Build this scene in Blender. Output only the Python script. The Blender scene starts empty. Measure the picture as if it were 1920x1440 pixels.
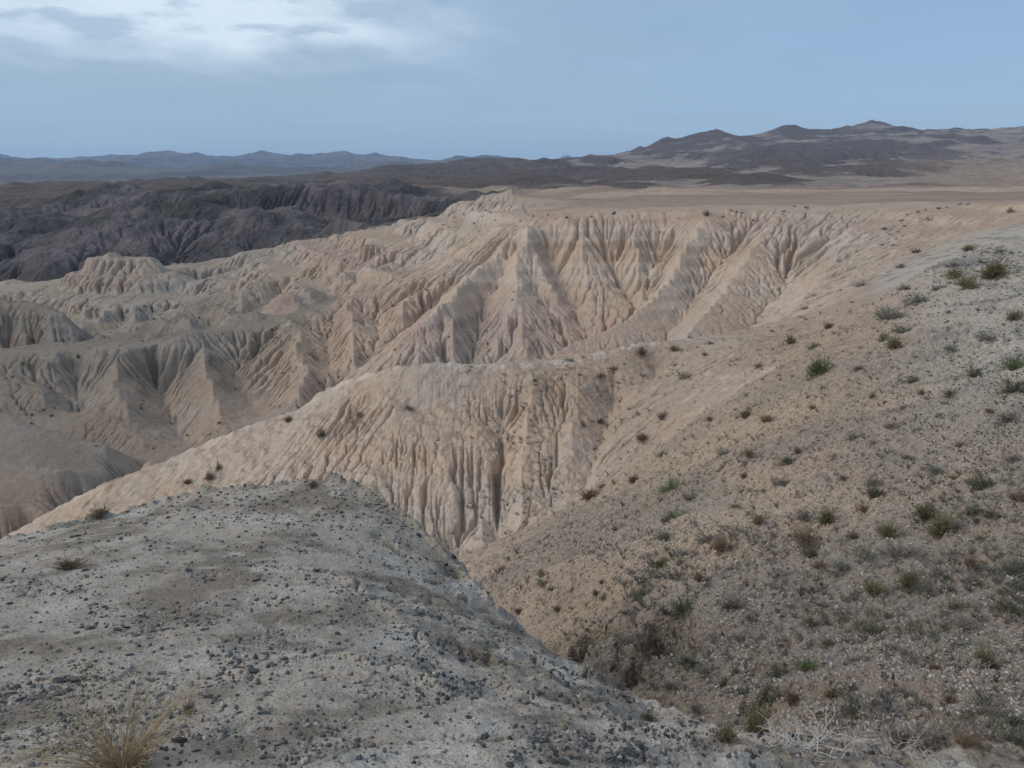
Q = 1
HAZE = 4.8e-5
import bpy, math, random, time
import numpy as np
T0 = time.time()
def log(*a): print('[%.1fs]' % (time.time()-T0), *a, flush=True)
scene = bpy.context.scene
col = scene.collection
R = math.radians

# ---------------------------------------------------------------- camera
PITCH = R(15.4); FPX = 1420.0           # focal length in pixels of a 1920 px wide frame
cam_d = bpy.data.cameras.new('camera'); cam = bpy.data.objects.new('camera', cam_d); col.objects.link(cam)
cam_d.sensor_fit = 'HORIZONTAL'; cam_d.sensor_width = 36.0
cam_d.lens = 36.0*FPX/1920.0
cam_d.clip_start = 0.05; cam_d.clip_end = 60000
cam.location = (0, 0, 0); cam.rotation_euler = (R(90)-PITCH, 0, 0)
scene.camera = cam

# ---------------------------------------------------------------- exposure
scene.view_settings.view_transform = 'Standard'; scene.view_settings.look = 'None'
scene.view_settings.gamma = 1.0; scene.view_settings.exposure = 0.24
scene.cycles.max_bounces = 4; scene.cycles.diffuse_bounces = 3; scene.cycles.volume_bounces = 1
scene.cycles.use_denoising = True

# ---------------------------------------------------------------- sun and sky (soft light from an overcast evening sky)
SUN_EL, SUN_AZ = R(38), R(-100)         # azimuth clockwise from the view direction (+Y)
sun_d = bpy.data.lights.new('sun', 'SUN'); sun = bpy.data.objects.new('sun', sun_d); col.objects.link(sun)
sun_d.energy = 1.25; sun_d.angle = R(30); sun_d.color = (1.0, 0.87, 0.74)
sun.rotation_euler = (R(90)-SUN_EL, 0, -SUN_AZ+R(180))
world = bpy.data.worlds.new('World'); scene.world = world; world.use_nodes = True
nt = world.node_tree; nt.nodes.clear()
class NT:
    """small helper for building node trees"""
    def __init__(s, tree): s.t = tree; s.l = tree.links
    def n(s, typ, **kw):
        nd = s.t.nodes.new(typ)
        for k, v in kw.items():
            if k.startswith('_'): setattr(nd, k[1:], v)
        for k, v in kw.items():
            if not k.startswith('_'):
                key = int(k[1:]) if k[0] == 'i' and k[1:].isdigit() else k.replace('__', ' ')
                s.set(nd, key, v)
        return nd
    def set(s, nd, key, v):
        sock = nd.inputs[key]
        if isinstance(v, bpy.types.Node): v = v.outputs[0]
        if isinstance(v, bpy.types.NodeSocket): s.l.new(v, sock)
        else: sock.default_value = v
    def math(s, op, a, b=0.0, clamp=False):
        return s.n('ShaderNodeMath', _operation=op, _use_clamp=clamp, i0=a, i1=b)
    def noise(s, vec, scale, detail=4, rough=0.55, lac=2.0, dist=0.0):
        return s.n('ShaderNodeTexNoise', Vector=vec, Scale=scale, Detail=detail, Roughness=rough, Lacunarity=lac, Distortion=dist)
    def ramp(s, fac, stops, interp='LINEAR'):
        nd = s.n('ShaderNodeValToRGB', Fac=fac); cr = nd.color_ramp; cr.interpolation = interp
        while len(cr.elements) < len(stops): cr.elements.new(0.5)
        for e, (p, c) in zip(cr.elements, stops):
            e.position = p; e.color = (c, c, c, 1) if isinstance(c, (int, float)) else (*c, 1)
        return nd
    def mix(s, fac, a, b, mode='MIX'):
        nd = s.n('ShaderNodeMix', _data_type='RGBA', _blend_type=mode, _clamp_factor=True)
        s.set(nd, 0, fac)
        for k, v in ((6, a), (7, b)):
            if isinstance(v, tuple) and len(v) == 3: v = (*v, 1)
            s.set(nd, k, v)
        return nd.outputs[2]
    def remap(s, v, a, b, c=0.0, d=1.0):
        return s.n('ShaderNodeMapRange', _clamp=True, i0=v, i1=a, i2=b, i3=c, i4=d)
w = NT(nt)
sky = w.n('ShaderNodeTexSky', _sky_type='NISHITA', _sun_disc=False, _sun_elevation=SUN_EL, _sun_rotation=SUN_AZ, _air_density=1.2, _dust_density=1.0, _ozone_density=1.5, _altitude=1200)
tc = w.n('ShaderNodeTexCoord')
sep = w.n('ShaderNodeSeparateXYZ', Vector=tc.outputs['Generated'])
# cloud layer: project the view direction on a flat deck
zz = w.math('MAXIMUM', sep.outputs[2], 0.03)
cx = w.math('DIVIDE', sep.outputs[0], w.math('ADD', zz, 0.12)); cy = w.math('DIVIDE', sep.outputs[1], w.math('ADD', zz, 0.12))
deck = w.n('ShaderNodeCombineXYZ', X=cx, Y=cy, Z=0.0)
n1 = w.noise(w.n('ShaderNodeVectorMath', _operation='MULTIPLY', i0=deck, i1=(1.3, 1.0, 1)).outputs[0], 1.1, 9, 0.56, dist=0.3)
n2 = w.noise(deck, 0.45, 3, 0.5)
# brightness of the deck: bright opening to the upper left, even grey-blue elsewhere
open_ = w.math('MULTIPLY', w.remap(sep.outputs[0], 0.02, -0.32), w.remap(sep.outputs[2], 0.10, 0.165))
gap = w.math('ADD', w.math('MULTIPLY', open_, 0.85), w.math('MULTIPLY', w.math('SUBTRACT', n1.outputs[0], 0.46), 3.2), clamp=True)
gap = w.math('MULTIPLY', w.remap(gap, 0.0, 1.0), w.remap(open_, 0.0, 0.6))
base = w.ramp(sep.outputs[2], [(0.0, (0.29, 0.46, 0.64)), (0.06, (0.285, 0.435, 0.63)), (0.18, (0.25, 0.38, 0.575)), (0.45, (0.36, 0.42, 0.52)), (1.0, (0.50, 0.53, 0.58))])
leftness = w.math('MULTIPLY', w.remap(sep.outputs[0], 0.30, -0.25), w.remap(sep.outputs[2], 0.02, 0.10))
grey = w.mix(w.math('MULTIPLY', leftness, 0.9), base.outputs[0], (0.31, 0.425, 0.54))
soft = w.math('MULTIPLY', w.remap(n1.outputs[0], 0.40, 0.66), w.remap(sep.outputs[2], 0.06, 0.16))
grey = w.mix(w.math('MULTIPLY', soft, w.remap(sep.outputs[0], 0.35, -0.2, 0.12, 0.5)), grey, (0.43, 0.56, 0.70))
n3 = w.noise(w.n('ShaderNodeVectorMath', _operation='MULTIPLY', i0=deck, i1=(0.5, 1.3, 1)).outputs[0], 1.7, 6, 0.5)
grey = w.mix(w.remap(n3.outputs[0], 0.36, 0.66, 0.0, 0.55), grey, (0.27, 0.385, 0.52))
deckcol = w.mix(gap, grey, (0.66, 0.77, 0.87))
n4 = w.noise(deck, 2.6, 6, 0.55)
lump = w.math('MULTIPLY', w.remap(n4.outputs[0], 0.50, 0.62, 0.0, 0.75), w.remap(sep.outputs[0], 0.05, -0.2))
lump = w.math('MULTIPLY', lump, w.remap(sep.outputs[2], 0.10, 0.14))
deckcol = w.mix(lump, deckcol, (0.33, 0.44, 0.57))
skycol = w.n('ShaderNodeVectorMath', _operation='SCALE', i0=sky.outputs[0]); skycol.inputs['Scale'].default_value = 0.10
final = w.mix(0.88, skycol.outputs[0], deckcol)
bg = w.n('ShaderNodeBackground', Color=final, Strength=1.0)
w.l.new(bg.outputs[0], w.n('ShaderNodeOutputWorld').inputs[0])

# ---------------------------------------------------------------- numeric helpers
def P(u, v, D):
    """world point seen at photo pixel (u, v) and D metres in front of the camera"""
    a = (u-960)/FPX; b = (720-v)/FPX
    yw = math.cos(PITCH)+b*math.sin(PITCH); zw = -math.sin(PITCH)+b*math.cos(PITCH)
    k = D/yw
    return (a*k, D, zw*k)

def _hash(ix, iy, seed):
    h = (ix.astype(np.uint32)*np.uint32(374761393) + iy.astype(np.uint32)*np.uint32(668265263) + np.uint32(seed*1442695041 & 0xffffffff))
    h ^= h >> np.uint32(13); h *= np.uint32(1274126177); h ^= h >> np.uint32(16)
    return h
def perlin(x, y, seed=0):
    x0 = np.floor(x); y0 = np.floor(y); fx = (x-x0).astype(np.float32); fy = (y-y0).astype(np.float32)
    ix = x0.astype(np.int64); iy = y0.astype(np.int64)
    ux = fx*fx*fx*(fx*(fx*6-15)+10); uy = fy*fy*fy*(fy*(fy*6-15)+10)
    def g(dx, dy):
        a = _hash(ix+dx, iy+dy, seed).astype(np.float32)*np.float32(2*math.pi/4294967296.0)
        return np.cos(a)*(fx-dx)+np.sin(a)*(fy-dy)
    n00, n10, n01, n11 = g(0, 0), g(1, 0), g(0, 1), g(1, 1)
    a = n00+ux*(n10-n00); b = n01+ux*(n11-n01)
    return (a+uy*(b-a))*1.5
def fbm(x, y, wl, octaves=4, gain=0.5, seed=0, ridged=False):
    s = 0; a = 1.0; t = 0
    for o in range(octaves):
        n = perlin(x/wl, y/wl, seed+o*17)
        s = s + a*((1-2*np.abs(n)) if ridged else n); t += a; a *= gain; wl *= 0.5
    return s/t
def worley(x, y, wl, seed=0):
    """distance to the nearest cell point and to the second nearest, plus a random value per cell"""
    x = x/wl; y = y/wl; x0 = np.floor(x).astype(np.int64); y0 = np.floor(y).astype(np.int64)
    f1 = np.full(x.shape, 9., np.float32); f2 = f1.copy(); rnd = np.zeros(x.shape, np.float32)
    for a in (-1, 0, 1):
        for b in (-1, 0, 1):
            h = _hash(x0+a, y0+b, seed); h2 = _hash(x0+a, y0+b, seed+7)
            px = x0+a+h.astype(np.float32)/4294967296.0; py = y0+b+h2.astype(np.float32)/4294967296.0
            d = np.hypot(px-x, py-y).astype(np.float32)
            c = d < f1
            f2 = np.where(c, f1, np.minimum(f2, d)); f1 = np.where(c, d, f1)
            rnd = np.where(c, ((h >> np.uint32(8)) & np.uint32(1023)).astype(np.float32)/1023, rnd)
    return f1, f2, rnd
def smooth(t, a, b):
    t = np.clip((t-a)/(b-a), 0, 1); return t*t*(3-2*t)

# ---------------------------------------------------------------- polar terrain grid (cells grow with distance)
PV = 3.0                                  # the grid's centre is this far behind the camera
R0, R1 = 2.3, 17500.0
TH = R(46.0)
D1 = Q*0.0016                             # finest cell (radians)
CI = 64*int(round(math.log(R1/R0)/(64*D1))); CJ = 64*int(round(2*TH/(64*D1))); TH = CJ*D1/2
def grid(d):
    k = int(round(d/D1)); nj = CJ//k+1; ni = CI//k+1
    th = (-TH+np.arange(nj)*d); r = R0*np.exp(np.arange(ni)*d)
    X = (r[:, None]*np.sin(th)[None]).astype(np.float32); Y = (r[:, None]*np.cos(th)[None]-PV).astype(np.float32)
    return X, Y, r.astype(np.float32)
def to_ij(x, y, d):
    r = np.hypot(x, y+PV); th = np.arctan2(x, y+PV)
    return np.log(np.maximum(r, 1e-6)/R0)/d, (th+TH)/d

# Crests, valleys and surface lines of the land: (points (u, v, distance), erosion, region, closed-to-erosion)
# region: 0 pale knoll underfoot, 1 slope on the right, 2 middle ridge, 3 badlands, 4 dark canyon rock, 5 plain, 6 far hills, 7 blue mountains
K, S, M, B, C, PLN, H, FM = range(8)
LINES = [
 # --- knoll underfoot
 (K, 0, [(-900, 1440, 1.9), (0, 1440, 1.85), (500, 1440, 1.8), (900, 1440, 1.9), (1300, 1440, 2.2), (1700, 1470, 2.5), (2300, 1480, 2.6)]),
 (K, 0, [(-700, 1240, 2.9), (0, 1235, 2.9), (400, 1225, 3.0), (650, 1240, 2.95), (820, 1290, 2.8)]),
 (K, 0, [(-500, 1100, 4.1), (0, 1100, 4.2), (350, 1060, 4.6), (600, 1070, 4.6), (720, 1160, 3.9), (830, 1270, 3.2)]),
 (K, 0, [(-500, 1090, 5.2), (0, 1018, 6.0), (130, 985, 6.6), (250, 955, 7.0), (400, 922, 7.2), (560, 897, 7.4), (620, 884, 7.4), (690, 872, 7.4), (748, 892, 7.3), (795, 940, 7.1), (838, 982, 7.0), (880, 1020, 6.8), (890, 1085, 6.3), (935, 1165, 5.6), (1015, 1227, 5.0), (1115, 1282, 4.4), (1175, 1335, 3.8), (1210, 1378, 3.3), (1330, 1402, 3.0), (1500, 1425, 2.85), (1700, 1436, 2.85), (2000, 1440, 3.0), (2500, 1440, 3.0)]),
 # --- gully between knoll and right-hand slope, running away to the left
 (S, 0, [(2300, 1475, 3.3), (1900, 1425, 3.5), (1700, 1412, 3.7), (1500, 1408, 3.9), (1360, 1398, 4.3), (1250, 1372, 5.0), (1150, 1352, 5.8), (1030, 1275, 8.0), (920, 1195, 11.5), (840, 1120, 16.5), (780, 1100, 21), (690, 1085, 25), (400, 1060, 28.5), (0, 1110, 31), (-500, 1250, 33)], 'v'),
 # --- right-hand slope
 (S, .24, [(1920, 1330, 4.4), (1750, 1340, 4.4), (1600, 1345, 4.5), (1430, 1330, 4.9), (1300, 1290, 5.7), (1200, 1240, 7.0)]),
 (S, .24, [(2300, 1180, 5.6), (1920, 1180, 6.2), (1750, 1190, 6.3), (1600, 1200, 6.6), (1450, 1180, 7.1), (1300, 1130, 8.2), (1200, 1090, 9.4), (1080, 1100, 10.6), (960, 1120, 12.5), (890, 1100, 15.5)]),
 (S, .24, [(2300, 900, 8.8), (1920, 930, 9.4), (1700, 960, 10), (1500, 960, 11), (1300, 960, 13), (1150, 990, 15), (1000, 1040, 18)]),
 (S, .24, [(2300, 720, 12), (1920, 740, 13.5), (1700, 770, 15), (1500, 820, 16.5), (1350, 860, 17.5), (1200, 930, 19)]),
 (S, .1, [(2300, 520, 20), (1920, 560, 22), (1750, 610, 22), (1600, 680, 22)]),
 (S, .1, [(860, 1048, 22), (1000, 995, 22.3), (1130, 915, 23), (1230, 845, 23.6), (1330, 765, 24.7), (1450, 697, 26), (1545, 637, 28), (1650, 565, 31), (1740, 505, 33), (1820, 465, 35), (1920, 440, 37), (2100, 420, 38), (2500, 415, 40)]),
 # --- bowl behind its crest, and the middle ridge
 (M, .6, [(800, 1075, 26), (870, 1056, 27.5), (1000, 1002, 27)], 'v'),
 (M, .06, [(1000, 1002, 27), (1130, 925, 27), (1230, 862, 27.2), (1330, 790, 28), (1410, 735, 29.5)], 'v'),
 (S, .06, [(1480, 670, 34), (1560, 620, 38), (1640, 570, 43), (1720, 520, 49), (1800, 478, 57), (1880, 450, 66), (2050, 430, 75)]),
 (M, .25, [(-700, 1480, 34), (-300, 1200, 36), (-60, 1045, 37), (60, 980, 37.5), (130, 940, 38), (200, 905, 38), (300, 870, 38.5), (400, 825, 38.5), (480, 795, 38.5), (560, 772, 39), (600, 738, 39), (650, 712, 38.5), (740, 690, 37.5), (820, 680, 37), (900, 686, 37), (1000, 685, 37.5), (1100, 671, 38.5), (1200, 646, 40), (1300, 634, 42), (1380, 632, 44)]),
 # fins of bare clay standing out of the face of the middle ridge
 (M, 1, [(640, 760, 36), (620, 830, 33), (600, 900, 31), (560, 1000, 28.5)]), (M, 1, [(740, 770, 34.5), (735, 850, 31.5), (740, 950, 29), (760, 1040, 27.3)]),
 (M, 1, [(700, 860, 32.3), (690, 960, 29.5), (660, 1060, 27)], 'v'), (M, 1, [(800, 760, 35), (830, 850, 32.5), (850, 930, 30.3), (852, 1040, 28)], 'v'),
 (M, 1, [(900, 800, 33.3), (890, 870, 30.8), (900, 950, 28.9), (905, 1030, 27.2)]), (M, 1, [(940, 790, 34.5), (945, 870, 32), (940, 950, 29.9), (930, 1035, 27.7)], 'v'),
 (M, 1, [(1000, 700, 36.2), (990, 790, 32.8), (980, 880, 30), (975, 1000, 27.4)]), (M, 1, [(1045, 780, 34.2), (1040, 850, 32.3), (1030, 960, 28.6)], 'v'),
 (M, .8, [(1090, 705, 37), (1080, 760, 34.8), (1075, 830, 32), (1060, 900, 30)]), (M, .3, [(1150, 760, 36.5), (1120, 850, 32.5), (1095, 930, 29)], 'v'),
 (M, .2, [(1230, 700, 38.5), (1180, 770, 34), (1130, 850, 31), (1110, 905, 29)]),
 (S, .1, [(1380, 632, 44), (1450, 611, 47), (1540, 582, 50), (1650, 542, 56), (1750, 500, 63), (1840, 465, 72)]),
 # --- valley behind the middle ridge
 (B, .8, [(1250, 668, 78), (1150, 690, 80), (1000, 700, 84), (885, 705, 86), (750, 738, 84), (620, 768, 80), (545, 783, 77), (450, 812, 74), (380, 838, 72), (300, 868, 70), (220, 925, 62), (100, 1000, 56), (-100, 1080, 52), (-500, 1250, 50)], 'v'),
 # near left grey hillside
 (B, 0, [(-300, 820, 62), (0, 860, 61), (120, 882, 61), (205, 885, 63)]),
 (B, 0, [(-300, 930, 56), (0, 950, 56), (90, 960, 57)]),
 (B, .1, [(-500, 640, 70), (-200, 700, 68), (0, 769, 66), (60, 797, 66), (150, 828, 66), (250, 842, 66), (290, 862, 66)]),
 (B, .25, [(-500, 760, 84), (-100, 760, 80), (0, 790, 78), (100, 815, 76), (200, 850, 73), (300, 868, 70)], 'v'),
 # --- left wall (crest d) and its link up to crest c
 (B, .35, [(-500, 640, 104), (-150, 640, 100), (0, 655, 95), (70, 665, 94), (150, 652, 94), (225, 655, 94), (300, 648, 95), (345, 630, 98), (380, 615, 101), (440, 622, 102), (490, 619, 104), (540, 602, 106), (600, 572, 109), (650, 556, 112), (720, 541, 115), (775, 519, 118), (820, 500, 121), (880, 462, 123), (940, 424, 124)]),
 # buttresses of the left wall
 (B, 1, [(60, 664, 94), (70, 720, 88), (90, 780, 81)]), (B, .8, [(130, 665, 96), (140, 720, 92), (150, 790, 84)], 'v'),
 (B, 1, [(225, 655, 94), (215, 720, 87), (240, 790, 79), (270, 835, 73)]), (B, .8, [(290, 670, 96), (300, 740, 92), (330, 800, 82), (345, 835, 74)], 'v'),
 (B, 1, [(380, 617, 101), (385, 680, 91), (400, 740, 83), (420, 800, 75)]), (B, .8, [(430, 640, 100), (440, 700, 95), (470, 760, 85), (490, 785, 78)], 'v'),
 (B, 1, [(545, 602, 105), (560, 640, 97), (575, 690, 89), (570, 735, 82)]), (B, .8, [(600, 590, 107), (615, 640, 101), (620, 690, 94), (618, 715, 88)], 'v'),
 (B, 1, [(655, 556, 111), (660, 590, 104), (665, 630, 98), (660, 670, 91)]), (B, .8, [(700, 560, 111), (712, 600, 105), (715, 640, 97)], 'v'),
 (B, 1, [(750, 530, 115), (760, 555, 109), (758, 590, 102)]),
 # valley between c and e
 (B, .8, [(960, 440, 118), (920, 482, 115), (850, 540, 110), (790, 590, 104), (740, 632, 99), (690, 672, 94), (640, 712, 89), (600, 750, 85), (560, 778, 80)], 'v'),
 # crest e and its ending spurs
 (B, .5, [(985, 416, 116), (930, 468, 110), (880, 520, 105), (835, 563, 100), (800, 600, 96), (770, 622, 94), (735, 660, 90), (700, 700, 86)]),
 (B, 1, [(835, 563, 100), (850, 610, 93), (862, 655, 88)]), (B, 1, [(770, 622, 94), (782, 660, 88), (790, 700, 83)]),
 (B, .8, [(985, 424, 118), (955, 500, 113), (905, 570, 107), (888, 640, 99), (883, 700, 90)], 'v'),
 (B, .8, [(835, 600, 99), (825, 650, 93), (822, 690, 87)], 'v'),
 # central face: triangular spurs
 (B, 1, [(1060, 405, 119), (1005, 430, 115), (965, 500, 107), (945, 560, 101), (932, 630, 93), (925, 690, 88)]),
 (B, 1, [(965, 500, 107), (975, 580, 97), (990, 672, 87)]),
 (B, .8, [(955, 560, 104), (958, 620, 98), (955, 690, 90)], 'v'),
 (B, .8, [(1040, 430, 118), (1035, 500, 114), (1060, 560, 109), (1090, 610, 103), (1105, 645, 98), (1060, 672, 93), (1010, 695, 90)], 'v'),
 (B, .8, [(1010, 450, 115), (1000, 540, 108), (1030, 600, 101), (1045, 660, 94)], 'v'),
 (B, 1, [(1005, 430, 115), (1020, 520, 106), (1050, 600, 98), (1070, 655, 92)]),
 (B, 1, [(1120, 402, 120), (1090, 460, 113), (1105, 540, 105), (1130, 605, 98), (1135, 625, 96)]),
 (B, .8, [(1150, 430, 117), (1150, 500, 113), (1180, 560, 108), (1200, 580, 104)], 'v'),
 (B, 1, [(1200, 402, 120), (1180, 450, 114), (1190, 510, 107), (1205, 560, 102)]),
 (B, .8, [(1242, 402, 119), (1228, 470, 114), (1212, 530, 109), (1206, 577, 104), (1165, 612, 99), (1100, 657, 93), (1010, 696, 89)], 'v'),
 (B, .35, [(1335, 398, 117), (1290, 455, 109), (1262, 500, 103), (1235, 548, 97), (1190, 590, 92), (1130, 624, 88), (1060, 652, 85), (1000, 675, 82)]),
 (B, 1, [(1290, 455, 109), (1240, 490, 107), (1222, 540, 103)]),
 (B, .8, [(1400, 425, 114), (1345, 500, 107), (1300, 565, 100), (1274, 608, 95), (1245, 640, 89), (1215, 655, 84)], 'v'),
 (B, .6, [(1470, 395, 116), (1420, 450, 107), (1380, 520, 97), (1340, 570, 90), (1300, 612, 83), (1280, 650, 77)]),
 (B, .8, [(1500, 450, 107), (1475, 530, 98), (1425, 600, 87), (1370, 655, 77), (1300, 660, 78), (1230, 668, 80)], 'v'),
 (B, .5, [(1600, 440, 95), (1560, 500, 84), (1500, 570, 72), (1450, 620, 62), (1400, 645, 60)]),
 # plateau edge
 (B, .5, [(880, 392, 150), (930, 398, 138), (985, 405, 126), (1060, 400, 122), (1150, 398, 121), (1240, 396, 120), (1330, 394, 120), (1400, 392, 120), (1500, 388, 118), (1600, 387, 113), (1700, 386, 105), (1800, 382, 96), (1920, 385, 85), (2400, 385, 80)]),
 (PLN, .1, [(1020, 392, 150), (1150, 389, 150), (1300, 386, 150), (1500, 380, 148), (1700, 376, 140), (1920, 374, 130), (2500, 374, 120)]),
 (PLN, .1, [(900, 362, 200), (960, 361, 200), (1000, 371, 215), (1100, 373, 230), (1300, 366, 240), (1600, 366, 240), (1920, 362, 240), (2500, 362, 230)]),
 (B, .6, [(1060, 377, 240), (1120, 367, 255), (1220, 353, 300), (1300, 357, 320), (1500, 358, 330), (1920, 357, 350), (2500, 357, 350)]),
 (PLN, .3, [(880, 375, 420), (1000, 364, 520), (1200, 357, 560), (1400, 355, 600), (1900, 352, 620), (2500, 352, 600)]),
 # --- skyline badlands towards the canyon (crest a) and lower benches
 (B, 1, [(960, 361, 200), (905, 362, 200), (875, 380, 203), (830, 398, 207), (800, 413, 210), (740, 431, 216), (690, 438, 222), (640, 448, 228), (595, 442, 234), (560, 455, 238), (500, 468, 244), (460, 478, 248), (400, 492, 252), (345, 507, 256)]),
 (B, .8, [(900, 398, 172), (800, 440, 182), (700, 462, 192), (600, 487, 200), (480, 515, 205), (420, 535, 206), (350, 575, 200), (270, 610, 185), (200, 640, 165), (150, 655, 150)], 'v'),
 (B, 1, [(930, 402, 150), (870, 430, 152), (780, 455, 160), (710, 462, 168), (650, 482, 174), (590, 505, 180), (530, 520, 184), (430, 531, 188), (370, 565, 185), (300, 600, 178)]),
 (B, .8, [(930, 420, 136), (860, 470, 140), (760, 510, 146), (680, 535, 150), (600, 560, 152), (520, 590, 150), (440, 612, 146), (370, 630, 140), (300, 665, 132), (200, 700, 125), (60, 720, 120), (-100, 740, 118), (-500, 800, 116)], 'v'),
 # spurs that step down from it towards the valley
 (B, 1, [(710, 462, 168), (692, 498, 152), (650, 540, 141), (612, 562, 134)]),
 (B, 1, [(590, 505, 180), (562, 540, 164), (522, 578, 150), (478, 603, 138)]),
 (B, 1, [(500, 524, 185), (452, 558, 168), (402, 596, 150), (345, 632, 134)]),
 (B, 1, [(370, 565, 185), (322, 598, 163), (275, 632, 143), (235, 650, 124)]),
 (B, .8, [(650, 505, 176), (622, 540, 162), (585, 572, 150)], 'v'), (B, .8, [(545, 535, 182), (505, 572, 166), (455, 606, 150)], 'v'),
 (B, .8, [(435, 555, 184), (385, 592, 168), (330, 640, 145)], 'v'), (B, .8, [(300, 625, 170), (250, 655, 148), (190, 690, 130)], 'v'),
 (B, 1, [(800, 412, 210), (770, 440, 196), (740, 455, 188)]), (B, 1, [(690, 438, 222), (660, 462, 205), (640, 478, 198)]), (B, 1, [(560, 455, 238), (540, 480, 222), (505, 505, 210)]),
 (B, 1, [(160, 600, 190), (130, 622, 170)]), (B, 1, [(90, 545, 230), (60, 565, 212), (30, 585, 202)]),
 # butte with dark cap and its ridge
 (B, .8, [(-500, 560, 250), (-100, 550, 240), (0, 545, 232), (70, 540, 230), (150, 512, 228), (166, 480, 228), (215, 474, 229), (290, 490, 230), (330, 508, 231), (370, 533, 232), (400, 548, 232)]),
 (B, 1, [(290, 492, 228), (240, 530, 215), (200, 560, 205), (160, 600, 190)]),
 (B, 1, [(300, 495, 228), (320, 540, 215), (330, 570, 205)]),
 (B, .8, [(-400, 650, 190), (0, 600, 200), (80, 600, 195), (110, 625, 175), (150, 655, 150)], 'v'),
 # dark olive hill on the left
 (B, .5, [(-400, 560, 145), (-100, 556, 142), (0, 562, 140), (50, 564, 140), (110, 582, 139), (150, 622, 136)]),
 # --- canyon floor and dark rock wall
 (C, .6, [(-900, 700, 400), (-300, 640, 380), (0, 610, 370), (150, 600, 370), (320, 570, 390), (420, 555, 420), (520, 530, 430), (650, 480, 440), (760, 450, 440), (850, 420, 420)], 'v'),
 (C, .5, [(-900, 420, 540), (-300, 390, 560), (0, 388, 600), (100, 380, 640), (200, 366, 660), (330, 362, 650), (430, 360, 640), (520, 352, 640), (620, 352, 620), (700, 357, 610), (780, 366, 600), (850, 372, 580)]),
 (C, .8, [(430, 410, 612), (520, 405, 612), (620, 402, 594), (700, 405, 586), (780, 408, 578), (850, 410, 560)]),
 (C, .8, [(-300, 420, 535), (0, 418, 572), (100, 408, 610), (200, 395, 630), (330, 395, 622)]),
 (C, .7, [(250, 378, 600), (240, 420, 540), (200, 470, 480), (170, 520, 430)]),
 (C, .5, [(60, 400, 560), (40, 450, 500), (100, 500, 440)]),
 (C, .5, [(430, 370, 610), (400, 420, 540), (420, 470, 480)]),
 (C, .5, [(560, 360, 610), (540, 410, 560), (560, 440, 520)]),
 (H, .6, [(-900, 400, 800), (-200, 378, 820), (0, 370, 850), (100, 364, 900), (200, 352, 950), (400, 350, 950), (560, 346, 950), (700, 350, 900), (850, 360, 850), (1000, 357, 900), (1200, 352, 950), (1400, 350, 1000), (1650, 350, 1000), (1920, 345, 1000), (2500, 340, 1000)]),
 # --- dark low hills of the plain
 (H, .8, [(150, 356, 1300), (200, 349, 1350), (250, 343, 1400), (300, 347, 1450), (340, 336, 1600), (370, 332, 1650), (400, 340, 1650), (440, 338, 1700), (470, 344, 1700), (500, 341, 1700), (560, 343, 1750)]),
 (H, .8, [(560, 342, 2100), (590, 330, 2200), (612, 319, 2250), (650, 327, 2300), (690, 318, 2500), (715, 311, 2600), (760, 309, 2900), (800, 307, 3000), (840, 304, 3100), (890, 296, 3300), (930, 299, 3400), (960, 303, 3500)]),
 (H, .6, [(600, 345, 1500), (800, 345, 1500), (1000, 343, 1500), (1200, 341, 1500), (1400, 337, 1500), (1650, 334, 1500), (1920, 330, 1500), (2500, 325, 1500)]),
 (H, .8, [(800, 327, 2400), (1000, 325, 2400), (1200, 318, 2500), (1400, 312, 2500), (1650, 305, 2500), (1920, 298, 2500), (2500, 290, 2500)]),
 (H, .7, [(960, 304, 3900), (1000, 305, 4000), (1040, 299, 4200), (1080, 297, 4300), (1110, 292, 4400), (1150, 289, 4500), (1185, 283, 4500), (1198, 274, 4500), (1215, 279, 4500), (1240, 261, 4600), (1255, 257, 4600), (1276, 264, 4600), (1300, 250, 4700), (1320, 246, 4700), (1345, 240, 4750), (1364, 250, 4750), (1385, 263, 4800), (1405, 263, 4800), (1440, 246, 4900), (1465, 236, 4900), (1485, 233, 4900), (1510, 240, 4950), (1537, 249, 5000), (1560, 246, 5100), (1590, 235, 5200), (1605, 237, 5200), (1630, 225, 5200), (1655, 229, 5200), (1685, 239, 5200), (1715, 246, 5200), (1750, 248, 5300), (1800, 243, 5300), (1850, 246, 5400), (1890, 241, 5400), (1920, 238, 5400), (2100, 230, 5400), (2500, 240, 5400)]),
 (H, .8, [(2500, 300, 7000), (1920, 300, 7000), (1400, 310, 6500), (1000, 325, 6000), (800, 330, 5200)]),
 # --- basin and blue mountains to the left
 (FM, .5, [(-900, 360, 3600), (0, 352, 3600), (300, 347, 3600), (600, 343, 4200)]),
 (FM, .7, [(-900, 330, 7500), (0, 318, 7500), (120, 322, 7800), (260, 318, 8000), (400, 322, 8200), (520, 314, 8500), (640, 316, 9000)]),
 (FM, .6, [(-900, 335, 9500), (0, 328, 9500), (400, 326, 10000), (800, 322, 10500), (1500, 320, 11000)]),
 (FM, .8, [(-900, 297, 12000), (-100, 302, 12500), (0, 300, 12500), (25, 297, 12500), (55, 300, 12500), (85, 294, 12500), (120, 298, 12600), (160, 293, 12700), (205, 290, 12800), (240, 294, 12800), (300, 291, 13000), (345, 295, 13000), (400, 293, 13000), (440, 297, 13000), (455, 290, 13000), (490, 284, 13000), (520, 287, 13000), (545, 291, 13000), (600, 291, 13200), (635, 293, 13200), (660, 290, 13300), (690, 292, 13300), (705, 288, 13300), (735, 296, 13400), (770, 297, 13400), (830, 304, 13500), (900, 314, 13500), (1000, 320, 13500), (1500, 320, 14000), (2500, 320, 14000)]),
]

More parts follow.
